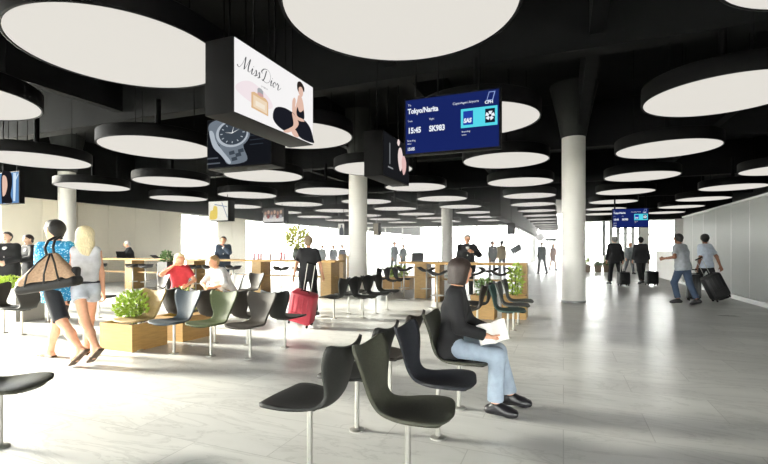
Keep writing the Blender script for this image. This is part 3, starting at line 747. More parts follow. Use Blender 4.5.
# vase with tall arrangement and other things standing on the long bar
def on_bar(tt, off=0.0, z=1.06): return P0b - B * tt + A * off + Z * z
t = empty('vase', on_bar(1.45, .05), 0, 'dark vase of yellow green branches standing on the long bar', 'vase')
mb = MB(); mb.lathe([(.09, 0), (.13, .06), (.15, .2), (.12, .34), (.10, .36), (.085, .35), (.0, .34)], 28); mb.build('vessel', mat('smoked_vase', '3f453f', .2), t, True)
foliage(t, mat('leaf_autumn', 'b3b560', .6, var=.4, vscale=7), (.36, .34, .36), (0, 0, .66), 520, .10, 31)
# ------------------------------------------------------------------ hanging adverts and flight screens
BOXM = mat('box_black', '09090a', .6, spec=.08)
def lit(name, c, e=1.0): return mat('lit_' + name, c, .4, emit=e)
class Panel:
    """a hanging box; its lit face has local x to the viewer's right, y up, origin at the face's lower corner"""
    def __init__(s, name, p, dx, w_, h_, d_, label, cat, face, hang=(.2, .8), rodr=.012, group=None, margin=.02):
        dx = Vector(dx).normalized(); n = dx.cross(Z); s.w, s.h = w_, h_; s.k = 0
        s.root = empty(name, p, math.atan2(dx.y, dx.x), label, cat, group)      # local: x along face, -y outwards, z up
        mb = MB(); mb.box((w_ / 2, d_ / 2, h_ / 2), (w_, d_, h_)); mb.build('housing', BOXM, s.root, bevel=.006)
        mb = MB()
        for q in hang: mb.tube((w_ * q, d_ / 2, h_), (w_ * q, d_ / 2, CEIL - p[2]), rodr, n=8)
        mb.build('hanger', BOXM, s.root)
        s.face = s.poly('screen', [(margin, margin), (w_ - margin, margin), (w_ - margin, h_ - margin), (margin, h_ - margin)], face, par=s.root)
    def poly(s, name, pts, m, par=None, lvl=None):
        s.k += 1; y = -.001 - .0007 * s.k
        me = bpy.data.meshes.new(name); me.from_pydata([(a, y, b) for a, b in pts], [], [tuple(range(len(pts)))]); me.update()
        bm = bmesh.new(); bm.from_mesh(me); bmesh.ops.triangulate(bm, faces=bm.faces); bm.to_mesh(me); bm.free()
        return link(name, me, m, par or s.face)
    def smooth(s, name, pts, m, close=True):
        out = []; n = len(pts)
        for i in range(n):
            p0, p1, p2, p3 = pts[i - 1], pts[i], pts[(i + 1) % n], pts[(i + 2) % n]
            for q in range(5):
                f = q / 5; out.append(tuple(.5 * (2 * p1[a] + (p2[a] - p0[a]) * f + (2 * p0[a] - 5 * p1[a] + 4 * p2[a] - p3[a]) * f * f + (3 * p1[a] - p0[a] - 3 * p2[a] + p3[a]) * f ** 3) for a in (0, 1)))
        return s.poly(name, out, m)
    def ell(s, name, c, rx, ry, m, rot_=0, n=32):
        cr, sr = math.cos(rot_), math.sin(rot_)
        return s.poly(name, [(c[0] + rx * math.cos(t) * cr - ry * math.sin(t) * sr, c[1] + rx * math.cos(t) * sr + ry * math.sin(t) * cr) for t in [2 * math.pi * i / n for i in range(n)]], m)
    def ring(s, name, c, r0, r1, m, n=40, sy=1.0):
        s.k += 1; y = -.001 - .0007 * s.k; v = []; f = []
        for i in range(n):
            t = 2 * math.pi * i / n
            v += [(c[0] + r0 * math.cos(t), y, c[1] + r0 * sy * math.sin(t)), (c[0] + r1 * math.cos(t), y, c[1] + r1 * sy * math.sin(t))]
        f = [(2 * i, 2 * i + 1, 2 * ((i + 1) % n) + 1, 2 * ((i + 1) % n)) for i in range(n)]
        mb = MB(); mb.add(v, f); return mb.build(name, m, s.face)
    def text(s, body, x, y, size, m, shear=0.0, ang=0.0, bold=0.0, sx=1.0, space=1.0):
        s.k += 1
        cu = bpy.data.curves.new('lettering', 'FONT'); cu.body = body; cu.size = size; cu.shear = shear; cu.offset = bold; cu.space_character = space; cu.resolution_u = 3
        o = bpy.data.objects.new('lettering_tmp', cu); COL.objects.link(o)
        dg = bpy.context.evaluated_depsgraph_get(); me = bpy.data.meshes.new_from_object(o.evaluated_get(dg)); bpy.data.objects.remove(o)
        ca, sa = math.cos(ang), math.sin(ang); yy = -.001 - .0007 * s.k
        for v in me.vertices:
            a, b = v.co.x * sx, v.co.y; v.co = (x + a * ca - b * sa, yy, y + a * sa + b * ca)
        me.materials.clear(); me.name = 'lettering'
        return link('lettering', me, m, s.face)

# perfume advert (its face runs along the hall)
WHT, INK = lit('paper', 'f1efef'), lit('ink', '3a3b40')
P = Panel('advert_lightbox', px(233.5, Y=4.2, z=2.655), A, 1.44, .725, .346, 'large white perfume advert box with a seated woman in a dark dress', 'advert', WHT, hang=(.10, .36, .62, .86), margin=.008)
def sc(pts, x0, y0, w_, h_): return [(x0 + a * w_, y0 + b * h_) for a, b in pts]
# drawn in fractions of the face
def fr(p): return [(a * P.w, b * P.h) for a, b in p]
P.smooth('pink_wash', fr([(.03, .30), (.25, .22), (.42, .30), (.36, .44), (.18, .52), (.05, .42)]), lit('blush', 'ecdfe3'))
def ribbon(pts, wmin=.004, wmax=.015):
    """a pen stroke: thick on the way down, thin on the way up"""
    out = []; n = len(pts)
    for i in range(n - 1):
        p0, p1, p2, p3 = pts[max(i - 1, 0)], pts[i], pts[i + 1], pts[min(i + 2, n - 1)]
        for q in range(6):
            f = q / 6; out.append(Vector([.5 * (2 * p1[a] + (p2[a] - p0[a]) * f + (2 * p0[a] - 5 * p1[a] + 4 * p2[a] - p3[a]) * f * f + (3 * p1[a] - p0[a] - 3 * p2[a] + p3[a]) * f ** 3) for a in (0, 1)]))
    out.append(Vector(pts[-1])); P.k += 1; y = -.001 - .0007 * P.k; v = []; m_ = len(out)
    for i, c in enumerate(out):
        d = (out[min(i + 1, m_ - 1)] - out[max(i - 1, 0)]).normalized(); wv = wmin + (wmax - wmin) * max(0, -d.y) ** 1.2; q = Vector((-d.y, d.x)) * wv / 2
        v += [(c.x + q.x, y, c.y + q.y), (c.x - q.x, y, c.y - q.y)]
    mb = MB(); mb.add(v, [(2 * i, 2 * i + 1, 2 * i + 3, 2 * i + 2) for i in range(m_ - 1)]); return mb
STROKES = {'M': [[(-.04, .02), (.0, .0), (.05, .08), (.08, .175), (.085, .06), (.09, .01), (.13, .10), (.165, .18), (.155, .08), (.16, .015), (.19, .02), (.20, .04)]],
 'i': [[(.0, .04), (.025, .085), (.02, .03), (.03, .005), (.055, .03)], [(.035, .118), (.04, .112)]], 's': [[(.0, .02), (.03, .09), (.045, .06), (.04, .015), (.01, .005), (.05, .02), (.07, .04)]],
 'D': [[(.06, .165), (.045, .06), (.02, .01), (.0, .02), (.03, .015), (.10, .01), (.155, .06), (.15, .14), (.09, .185), (.01, .17), (-.03, .12), (-.01, .10)]],
 'o': [[(.035, .085), (.005, .05), (.02, .008), (.05, .03), (.05, .075), (.03, .085), (.07, .07)]], 'r': [[(.0, .05), (.02, .095), (.03, .075), (.05, .08), (.045, .03), (.055, .005), (.085, .03), (.11, .06)]]}
lt = MB(); x_ = 0.0
for ch, adv in (('M', .205), ('i', .055), ('s', .065), ('s', .10), ('D', .165), ('i', .058), ('o', .07), ('r', .1)):
    for st in STROKES[ch]:
        r_ = ribbon([(.075 + (x_ + a + b * .25) * .80, .455 + b * .80 - (x_ + a) * .03) for a, b in st]); lt.add(r_.v, r_.f)
    x_ += adv
lt.build('lettering', INK, P.face)
P.text('LE PARFUM', .40, .375, .022, INK)
cb, cl, cg = lit('amber', 'd9b58c'), lit('glass_rose', 'e8d3b8'), lit('silver', 'a3a5a8')
P.poly('bottle_picture', fr([(.17, .16), (.36, .14), (.36, .345), (.33, .38), (.20, .395), (.17, .37)]), cb); P.poly('bottle_picture', fr([(.19, .185), (.345, .165), (.345, .33), (.19, .35)]), cl)
P.poly('bottle_picture', fr([(.215, .215), (.32, .205), (.32, .275), (.215, .285)]), lit('label', 'efe3d2'))
P.poly('bottle_picture', fr([(.235, .39), (.30, .385), (.30, .46), (.28, .485), (.25, .485), (.235, .46)]), cg); P.ell('bottle_picture', (.268 * P.w, .395 * P.h), .05, .018, lit('bow', 'c9a0a0'))
sk, dr, hr_ = lit('fair_skin', 'dcb7a6'), lit('dress', '1b1c24'), lit('dark_hair', '2b2320')
P.smooth('figure_picture', fr([(.70, .40), (.74, .62), (.755, .70), (.80, .70), (.83, .60), (.845, .42), (.82, .34), (.72, .34)]), sk)
P.smooth('figure_picture', fr([(.675, .30), (.665, .52), (.69, .62), (.715, .60), (.71, .48), (.73, .34)]), sk)
P.ell('figure_picture', (.785 * P.w, .80 * P.h), .055, .075, sk, .2); P.smooth('figure_picture', fr([(.735, .80), (.74, .90), (.79, .94), (.84, .88), (.835, .80), (.80, .86), (.76, .83), (.755, .76)]), hr_)
P.smooth('figure_picture', fr([(.41, .15), (.44, .31), (.55, .38), (.68, .37), (.72, .33), (.83, .35), (.93, .27), (.985, .10), (.985, .03), (.80, .02), (.66, .10), (.58, .03), (.47, .06)]), dr)
P.smooth('figure_picture', fr([(.73, .36), (.735, .50), (.765, .44), (.80, .46), (.83, .50), (.835, .36)]), dr)
P.smooth('figure_picture', fr([(.66, .36), (.71, .33), (.755, .24), (.70, .12), (.60, .02), (.54, .015), (.62, .10), (.68, .19)]), sk); P.smooth('figure_picture', fr([(.70, .32), (.80, .35), (.84, .32), (.76, .29)]), sk)
P.smooth('figure_picture', fr([(.64, .10), (.70, .12), (.75, .05), (.74, .012), (.68, .012)]), sk)
# watch advert
_poly = Panel.poly
def _wide(s, name, pts, m, par=None, lvl=None): return _poly(s, name, [(a * 1.28, b) for a, b in pts] if name != 'screen' else pts, m, par)
Panel.poly = _wide
N0 = lit('night', '14161b'); WL, WM, WD = lit('steel_light', 'aab2bb'), lit('steel_mid', '6c757f'), lit('steel_dark', '3b434c')
P = Panel('advert_lightbox', px(207, Y=7.2, z=2.65), B, 1.26, .80, .36, 'black advert box showing a steel wristwatch', 'advert', N0, hang=(.15, .5, .85))
P.smooth('strap_picture', [(.03, .62), (.05, .74), (.22, .79), (.36, .74), (.20, .62), (.12, .52)], WM); P.smooth('strap_picture', [(.22, .40), (.26, .22), (.34, .06), (.62, .09), (.58, .28), (.52, .44)], WM)
P.smooth('strap_picture', [(.04, .60), (.10, .36), (.22, .22), (.34, .07), (.38, .10), (.26, .27), (.16, .42), (.10, .60)], WL)
for a, b in ((.36, .20), (.46, .16), (.40, .10), (.50, .22)): P.poly('strap_picture', [(a, b), (a + .085, b + .012), (a + .07, b + .07), (a - .01, b + .055)], WD)
P.ell('watch_case_picture', (.40, .53), .275, .235, WM, -.15); P.ell('watch_case_picture', (.40, .535), .25, .212, WL, -.15); P.ell('watch_dial_picture', (.41, .54), .215, .182, WD, -.15)
for i in range(12):
    t = i * math.pi / 6; c = Vector((.41, .54)); d = Vector((math.cos(t) * .19, math.sin(t) * .16)); q = Vector((-d.y, d.x)).normalized() * .007
    P.poly('hour_mark', [tuple(c + d * .8 + q), tuple(c + d * .98 + q), tuple(c + d * .98 - q), tuple(c + d * .8 - q)], WL)
for t, ln in ((2.9, .12), (.5, .15), (1.35, .16)):
    c = Vector((.41, .54)); d = Vector((math.cos(t), math.sin(t) * .85)) * ln; q = Vector((-d.y, d.x)).normalized() * .006
    P.poly('watch_hand', [tuple(c + q), tuple(c + d), tuple(c - q)], lit('white', 'e8eaec'))
Panel.poly = _poly
GREY_T = lit('grey_text', '525860')
for i, (y, ln) in enumerate(((.60, .20), (.53, .34), (.46, .30), (.39, .33), (.32, .26))): P.poly('lettering', [(.86 + (.02 if i else 0), y), (.86 + ln, y + .0), (.86 + ln, y + .015), (.86, y + .015)], lit('dim_text', '2a3038'))
for y, ln in ((.16, .22), (.075, .26)): P.poly('lettering', [(.03, y), (.03 + ln, y), (.03 + ln, y + .022), (.03, y + .022)], GREY_T)
# black cube advert with a pale bottle
P = Panel('advert_lightbox', px(383, Y=7.3, z=2.58), A, 1.33, .755, .343, 'black cube advert box with a small pale pink flower bottle', 'advert', lit('black_ad', '1a1b1e'), hang=(.12, .5, .9))
P.poly('lettering', [(.28, .24), (.33, .24), (.33, .60), (.28, .60)], lit('grey_bar', '6f7276')); P.poly('lettering', [(.22, .17), (.46, .17), (.46, .195), (.22, .195)], lit('grey_bar2', '8b8d90'))
P.smooth('flower_picture', [(.74, .30), (.70, .46), (.76, .60), (.88, .62), (.96, .48), (.92, .28), (.82, .20)], lit('petal', 'e9d5d2')); P.smooth('flower_picture', [(.92, .26), (.90, .42), (1.02, .52), (1.14, .42), (1.12, .26), (1.0, .16)], lit('petal_pink', 'dfb7b4'))
P.smooth('flower_picture', [(.66, .68), (.72, .76), (.80, .72), (.74, .64)], lit('petal', 'e9d5d2'))
# flight screens
NAVY, CYAN, SNOW, BLUE = lit('screen_navy', '17245f'), lit('screen_cyan', '55d3e4'), lit('screen_white', 'e6ecf5'), lit('logo_blue', '2140a0')
def flight(p, w_, h_, label, hang, rodr):
    P = Panel('flight_screen', p, B, w_, h_, .10, label, 'screen', NAVY, hang=hang, rodr=rodr, margin=.025 * h_ / .75)
    k = h_ / .76; T = lambda s_, x, y, z, **a: P.text(s_, x * k, y * k, z * k * .88, SNOW, **a)
    T('To', .055, .655, .045); T('Tokyo/Narita', .055, .555, .105, sx=.82, bold=.0035 * k)
    T('Time', .055, .445, .036); T('15:45', .055, .295, .115, sx=.82, bold=.004 * k); T('Flight', .35, .445, .036); T('SK983', .35, .295, .115, sx=.80, bold=.004 * k)
    T('Boarding', .05, .185, .036); T('time', .05, .145, .034); T('15:05', .05, .065, .062, sx=.85, bold=.002 * k)
    T('Copenhagen Airports', .66, .60, .048, shear=.25, sx=.9)
    T('Boarding', .78, .235, .034); T('soon', .78, .195, .034)
    P.poly('logo_frame', [(1.09 * k, .60 * k), (1.17 * k, .60 * k), (1.20 * k, .71 * k), (1.12 * k, .71 * k)], lit('logo_line', '8fa3d8')); P.poly('logo_frame', [(1.10 * k, .61 * k), (1.162 * k, .61 * k), (1.187 * k, .70 * k), (1.127 * k, .70 * k)], NAVY)
    P.text('CPH', 1.07 * k, .565 * k, .052 * k, SNOW, bold=.002 * k)
    x0 = .77 * k; P.poly('logo_panel', [(x0, .29 * k), (1.225 * k, .29 * k), (1.225 * k, .53 * k), (x0, .53 * k)], CYAN)
    P.poly('airline_logo', [(.80 * k, .325 * k), (.925 * k, .325 * k), (.925 * k, .50 * k), (.80 * k, .50 * k)], BLUE); P.text('SAS', .805 * k, .355 * k, .075 * k, SNOW, bold=.004 * k, sx=.82, shear=.15)
    P.poly('airline_logo', [(1.075 * k, .325 * k), (1.195 * k, .325 * k), (1.195 * k, .50 * k), (1.075 * k, .50 * k)], lit('logo_dark', '151a2c'))
    for i in range(5):
        t = math.pi / 2 + i * 2 * math.pi / 5; c = Vector((1.135 * k, .412 * k)); d = Vector((math.cos(t), math.sin(t))); q = Vector((-d.y, d.x))
        P.poly('star_logo', [tuple(c + d * .055 * k + q * .018 * k), tuple(c + d * .055 * k - q * .030 * k), tuple(c + d * .014 * k - q * .012 * k), tuple(c + d * .020 * k + q * .012 * k)], SNOW)
flight(px(404, Y=6.1, z=2.64), 1.30, .78, 'large blue flight screen for Tokyo hanging beside the black cube advert', (.12, .36, .78), .013)
flight(px(612, Y=18, z=2.24), 1.30, .78, 'small distant blue flight screen above the two suited men', (.08, .92), .03)
# small distant advert boxes
P = Panel('advert_lightbox', px(208.3, Y=16.6, z=2.42), B, .94, .75, .34, 'distant white advert box with a yellow bottle picture', 'advert', lit('paper2', 'eceade'))
P.smooth('bottle_picture', [(.08, .10), (.10, .36), (.22, .42), (.26, .56), (.40, .54), (.44, .40), (.42, .12), (.26, .06)], lit('yellow', 'e2c860')); P.poly('blue_line', [(.62, .68), (.66, .68), (.92, .12), (.88, .12)], lit('bluegrey', '8a97ad')); P.poly('blue_line', [(.3, .60), (.9, .50), (.9, .53), (.3, .64)], lit('bluegrey', '8a97ad'))
P = Panel('advert_lightbox', px(262.6, Y=20, z=2.55), B, 1.15, .68, .34, 'distant dark advert box with a picture of a group of people', 'advert', lit('grey_photo', '4c4a48'))
P.poly('photo_band', [(.03, .06), (1.12, .06), (1.12, .26), (.03, .26)], lit('pale_band', 'd9d8d2'))
for i in range(6): P.ell('face_picture', (.16 + .165 * i, .44 + .05 * (i % 2)), .06, .085, lit('face%d' % (i % 2), ('b08a74', 'c7a892')[i % 2]))
for i in range(6): P.poly('face_picture', [(.08 + .165 * i, .20), (.22 + .165 * i, .20), (.20 + .165 * i, .36), (.10 + .165 * i, .36)], lit('cl%d' % (i % 3), ('c9c6be', '8c3b3b', 'a6a8b0')[i % 3]))
P = Panel('advert_lightbox', px(-4, Y=11.0, z=2.47), B, .93, .78, .12, 'hanging screen at the picture edge with a dark-haired face and blue panel', 'advert', lit('blue_photo', '5b84b4'))
P.smooth('portrait_picture', [(.24, .05), (.24, .76), (.60, .76), (.66, .50), (.60, .22), (.66, .03), (.3, .03)], lit('portrait_hair', '1b1a1f')); P.smooth('portrait_picture', [(.27, .25), (.27, .68), (.42, .66), (.47, .45), (.40, .26), (.32, .20)], sk)
P.poly('blue_stripe', [(.70, .06), (.78, .06), (.82, .74), (.70, .74)], lit('pale_blue', 'c9dcec')); P.poly('blue_stripe', [(.72, .50), (.90, .74), (.91, .70), (.76, .50)], lit('pale_blue', 'c9dcec'))
P = Panel('advert_lightbox', px(338, Y=22, z=2.05), B, .36, .62, .5, 'tiny distant white advert with a dark bottle beside the white column', 'advert', lit('paper2', 'eceade'), hang=(.5,))
P.smooth('bottle_picture', [(.10, .05), (.10, .34), (.16, .42), (.16, .54), (.24, .54), (.24, .42), (.30, .34), (.30, .05)], lit('darkblue', '2a3140'))
P = Panel('advert_lightbox', px(344.5, Y=21.5, z=2.05), B, .34, .68, .4, 'tiny distant black box sign beside the small bottle advert', 'advert', lit('black_ad', '1a1b1e'), hang=(.5,))
P = Panel('advert_lightbox', px(373, Y=22.5, z=2.1), B, .30, .62, .4, 'tiny distant beige box sign just past the white column', 'advert', lit('beige_ad', '8d8573'), hang=(.5,))
P = Panel('advert_lightbox', px(507, Y=24, z=2.2), B, .40, .60, .4, 'tiny distant black cube hanging in front of the corridor beam', 'advert', lit('black_ad', '1a1b1e'), hang=(.5,))
# station clock on its bracket
t = empty('wall_clock', px(540, Y=32, z=2.27), -PSI, 'round white clock hanging over the far corridor', 'clock')
def lathe_y(prof, n=32):
    mb = MB(); mb.lathe(prof, n); mb.v = [(x, z, y) for x, y, z in mb.v]; mb.f = [tuple(reversed(f)) for f in mb.f]; return mb
lathe_y([(.30, -.06), (.30, .06)]).build('case', mat('grey_metal', '8d8f8e', .4, metal=.7), t, True); lathe_y([(.27, -.065), (.0, -.065)]).build('dial', lit('clock_white', 'eeeeea'), t)
MB().box((.0, -.07, .08), (.02, .006, .18)).box((.06, -.07, -.02), (.14, .006, .02)).build('hand', INK, t)
MB().tube((0, 0, .3), (0, 0, CEIL - 2.27), .02, n=8).build('hanger', BOXM, t); MB().box((.72, 0, -.18), (.75, .12, .22)).tube((.6, 0, -.1), (.1, 0, -.1), .015, n=6).build('sign_plate', mat('grey_sign', '5b5e60', .5), t)

# ------------------------------------------------------------------ people
BLK = cloth('black_cloth', '17171a'); CHAR = cloth('charcoal_cloth', '2b2c30'); SUITB = cloth('blue_suit', '3a4452'); TEAL = cloth('teal_suit', '3c484b')
JEANL = cloth('light_denim', '93a1b0'); JEAND = cloth('dark_denim', '34435a'); WSH = cloth('white_cotton', 'cfcfcf'); WDEN = cloth('white_denim', 'b9bfc8')
HB, HDB, HBLO, HGR = mat('hair_black', '14110f', .55, var=.3, vscale=60, bump=.5, stretch=(6, 6, .6)), mat('hair_brown', '2e211b', .5, var=.4, vscale=50, bump=.5, stretch=(6, 6, .6)), mat('hair_blonde', 'dfcfa4', .5, var=.3, vscale=40, bump=.5, stretch=(6, 6, .5)), mat('hair_grey', '8d8b88', .6, var=.2, vscale=50, bump=.4)
GREYT = cloth('grey_tee', '8e9297'); PBL = cloth('pale_blue_shirt', 'b9c3d2'); RED = cloth('red_blouse', 'b5333c'); TAN = cloth('tan_cloth', 'bda077'); PINK = cloth('pink_dress', 'd8a7a0'); PALES = cloth('pale_suit', '9aa0a3')
LEATH = mat('black_leather', '16151a', .35)
def pattern():
    m = bpy.data.materials.new('blue_print'); m.use_nodes = True; nt = m.node_tree; b = nt.nodes['Principled BSDF']; b.inputs['Roughness'].default_value = .8
    tc = nt.nodes.new('ShaderNodeTexCoord'); v = nt.nodes.new('ShaderNodeTexVoronoi'); v.inputs['Scale'].default_value = 42; r = nt.nodes.new('ShaderNodeValToRGB')
    e = r.color_ramp.elements; e[0].position = .18; e[0].color = (*lin('d6edf5'), 1); e[1].position = .36; e[1].color = (*lin('2f9ccb'), 1); x = e.new(.75); x.color = (*lin('1f7db0'), 1)
    nt.links.new(tc.outputs['Object'], v.inputs['Vector']); nt.links.new(v.outputs['Distance'], r.inputs[0]); nt.links.new(r.outputs[0], b.inputs['Base Color']); return m
def hd(x, y): return (x, y)
# couple
person('man in blue patterned shirt and black shorts walking with a bag over his shoulder', px(58, Y=5.40), hd(-.95, .32), 1.80, legs=((-31, 14, 38), (24, 6, -2)), arms=(dict(swing=12, out=6, bend=30), dict(swing=8, out=8, bend=40)),
       lean=4, twist=-42, turn=50, top=('shirt', pattern(), .16, .72), bottom=('shorts', cloth('black_shorts', '23252a'), .98, .012), hair=('short', HB), shoes=mat('sandal_brown', '4a3a2c', .6), sandals=True, h=.013, build=.86)
person('blonde woman in white top and white shorts walking beside the man with the bag', px(86, Y=5.52), hd(-.85, .52), 1.70, legs=((-30, 14, 36), (20, 5, 0)), arms=(dict(swing=-6, out=10, bend=12), dict(swing=6, out=9, bend=12)),
       lean=2, twist=-24, turn=-4, top=('tank_top', cloth('white_top', 'cfd0d4'), -.07, .0), bottom=('shorts', WDEN, .36, .006), belt=cloth('dark_belt', '30323c'), hair=('long', HBLO), shoes=mat('sandal_brown', '4a3a2c', .6), sandals=True, h=.013, build=.82)
# reader on the chair
d_ = hd(.93, -.375 + .10)
person('woman in black top and pale jeans seated on the olive chair holding papers', (.575, 3.84, 0), d_, 1.64, hip=.525, legs=((83, 68, 2), (84, 86, 2)), arms=(dict(to=(-.06, .34, .66), pole=(-.5, -.5, -.5), palm=(.3, 0, 1)), dict(to=(.12, .32, .645), pole=(.35, -.5, -.9), palm=(-.3, 0, 1))),
       lean=6, turn=40, nod=8, top=('black_top', BLK, .10, 1.9), bottom=('jeans', JEANL, 1.94, .012), hair=('bob', HDB), shoes=LEATH, h=.012, build=.86, splay=4)
# walkway pairs
person('man in grey tee shirt and dark jeans beside the upright black suitcase', px(683, 304.5), hd(-.42, .9), 1.78, legs=((20, 34, 6), (-12, 12, 16)), arms=(dict(to=(-.32, .26, 1.14), pole=(-.5, -.5, -.8)), dict(swing=-4, out=8, bend=12)), lean=9, turn=-14, nod=8,
       skin=SKIN_DARK, top=('tee_shirt', GREYT, .10, .72), bottom=('jeans', JEAND, 1.92, .010), hair=('short', HB), h=.015, build=1.08)
person('man in pale blue shirt and black trousers pulling a leaning suitcase by the frosted wall', px(706, 300), hd(-.30, .95), 1.84, legs=((20, 8, -6), (-20, 14, 22)), arms=(dict(swing=-6, out=9, bend=20), dict(swing=-24, out=20, bend=10)), lean=3, turn=-38,
       skin=SKIN_DARK, top=('polo_shirt', PBL, .06, .80), bottom=('trousers', BLK, 1.92, .008), hair=('short', HB), h=.015, build=.98)
person('grey-haired man in a dark suit with a suitcase, farther from the frosted wall', px(615, Y=17.2), hd(.05, 1), 1.90, legs=((12, 4, 0), (-14, 10, 16)), arms=(dict(swing=4, out=8), dict(swing=-10, out=10, bend=6)), jacket=('suit_jacket', BLK, .16), bottom=('trousers', BLK, 1.94, .014), hair=('short', HGR), h=.02, hands=False, build=1.08)
person('dark-haired man in a dark suit with a suitcase, right before the low white partition', px(641, Y=17.7), hd(.05, 1), 1.88, legs=((-12, 10, 16), (12, 4, 0)), arms=(dict(swing=4, out=8), dict(swing=-12, out=12, bend=6)), jacket=('suit_jacket', CHAR, .16), bottom=('trousers', BLK, 1.94, .014), hair=('short', HB), h=.02, hands=False, build=1.08)
person('distant man in pale clothes walking between the two suited men', px(629.5, Y=25), hd(.1, -1), 1.80, legs=((12, 4, 0), (-14, 12, 14)), arms=(dict(swing=8, out=8), dict(swing=-8, out=8)), top=('shirt', PALES, .10, 1.9), bottom=('trousers', cloth('grey_trousers', '6e7377'), 1.94, .012), hair=('short', HGR), h=.024, hands=False)
person('distant man in grey teal suit walking under the round clock', px(542, Y=25), hd(-.1, 1), 1.86, legs=((14, 4, 0), (-16, 12, 16)), arms=(dict(swing=-10, out=10), dict(swing=12, out=10)), jacket=('suit_jacket', TEAL, .16), bottom=('trousers', TEAL, 1.94, .014), hair=('bald', HGR), h=.024, hands=False)
person('distant person in pink walking past the grey teal suited man', px(553, Y=29.5), hd(.2, -1), 1.78, legs=((10, 4, 0), (-10, 10, 10)), arms=(dict(swing=8, out=8), dict(swing=-8, out=8)), top=('dress', PINK, .30, .7), hair=('long', HDB), h=.026, hands=False, build=.9)
# dark block added beyond the frosted screen to give its dark blur
t = empty('blur_block', W(4.86, 14.6), -PSI, 'added dark block behind the frosted glass screen, making its dark blur', 'blur_block'); MB().box((0, 0, .85), (.7, 1.7, 1.7)).build('block_body', mat('blur_block_navy', '07090e', .6), t, bevel=.02); MB().box((0, 0, 1.73), (.76, 1.76, .05)).build('top_plate', BOXM, t)
# people around the bars
person('businessman in an open black suit and white shirt reading his phone at the bar', px(467, Y=12.3), hd(-.10, -1), 1.80, legs=((4, 2, 0), (-2, 2, 0)), arms=(dict(to=(-.13, .30, 1.30), pole=(-1, -.2, -.8), palm=(1, 0, .2)), dict(swing=2, out=10, bend=22)), nod=18, jacket=('suit_jacket', BLK, .20), bottom=('trousers', BLK, 1.94, .016),
       hair=('short', HGR), h=.018, build=1.08, hands=False)
person('distant man in dark jacket standing with the striped-shirt man', px(492, Y=23.6), hd(.4, -1), 1.84, legs=((2, 2, 0), (-2, 2, 0)), jacket=('jacket', cloth('slate_jacket', '565d60'), .16), bottom=('trousers', CHAR, 1.94, .014), hair=('short', HB), h=.024, hands=False)
def stripes():
    m = bpy.data.materials.new('yellow_stripes'); m.use_nodes = True; nt = m.node_tree; b = nt.nodes['Principled BSDF']; b.inputs['Roughness'].default_value = .8
    tc = nt.nodes.new('ShaderNodeTexCoord'); v = nt.nodes.new('ShaderNodeTexWave'); v.inputs['Scale'].default_value = 9; r = nt.nodes.new('ShaderNodeValToRGB')
    r.color_ramp.elements[0].color = (*lin('c3a561'), 1); r.color_ramp.elements[1].color = (*lin('6a5a3c'), 1); nt.links.new(tc.outputs['Object'], v.inputs['Vector']); nt.links.new(v.outputs[0], r.inputs[0]); nt.links.new(r.outputs[0], b.inputs['Base Color']); return m
person('distant man in yellow striped shirt beside the man in the dark jacket', px(502, Y=23.2), hd(-.3, 1), 1.86, legs=((3, 2, 0), (-3, 2, 0)), top=('shirt', stripes(), .12, 1.9), bottom=('trousers', CHAR, 1.94, .014), hair=('short', HB), h=.024, hands=False)
person('man all in black walking away with the red suitcase', px(308, Y=8.85), hd(.10, 1), 1.64, legs=((-10, 10, 14), (12, 4, 0)), arms=(dict(swing=-16, out=16, bend=6), dict(swing=2, out=18, bend=16)), turn=6, top=('black_tee_shirt', BLK, .14, .8), bottom=('trousers', BLK, 1.94, .006), hair=('short', mat('hair_sandy', '7b6a54', .6, var=.2, vscale=50)), h=.015, build=1.02)
person('blonde woman in red top seated behind the blue grey chair', px(180, Y=9.0) + Vector((0, 0, 0)), hd(.35, -1), 1.68, hip=.53, legs=((78, 80, 0), (80, 76, 0)), arms=(dict(to=(-.16, .36, .66), pole=(-.8, -.2, -.6)), dict(to=(.12, .26, 1.02), pole=(.9, .3, -.7))), lean=14, nod=16, turn=20, top=('red_top', RED, .08, .7),
       bottom=('trousers', BLK, 1.9, .006), hair=('long', HBLO), h=.015, build=.92)
person('fair-haired man in white shirt seated hunched over his elbows', px(228, Y=8.75), hd(-.55, -.85), 1.74, hip=.53, legs=((76, 74, 0), (80, 82, 0)), arms=(dict(to=(-.14, .46, .64), pole=(-.9, -.2, -.3)), dict(to=(.10, .46, .66), pole=(.9, -.2, -.3))), lean=30, nod=16, top=('white_shirt', WSH, .10, 1.3),
       bottom=('trousers', TAN, 1.92, .010), hair=('short', mat('hair_fair', 'a0855c', .6, var=.25, vscale=50)), h=.015, build=1.0)
person('man in blue grey suit standing behind the long bar, hand to his chin', px(223.5, Y=14.9), hd(.3, -1), 1.82, legs=((2, 2, 0), (-2, 2, 0)), arms=(dict(to=(-.03, .22, 1.46), pole=(-.8, .2, -.9)), dict(swing=10, out=10, bend=60)), jacket=('suit_jacket', SUITB, .18), bottom=('trousers', SUITB, 1.94, .014), hair=('short', HB), h=.022, hands=False)
person('white-haired man in dark suit bending over a laptop by the beige wall', px(131.5, Y=16.6), hd(-.85, -.5), 1.72, legs=((4, 2, 0), (-4, 2, 0)), arms=(dict(swing=38, out=8, bend=30), dict(swing=34, out=8, bend=34)), lean=10, nod=20, jacket=('suit_jacket', CHAR, .16), bottom=('trousers', CHAR, 1.94, .014), hair=('short', mat('hair_white', 'd6d3cc', .6)), h=.022, hands=False)
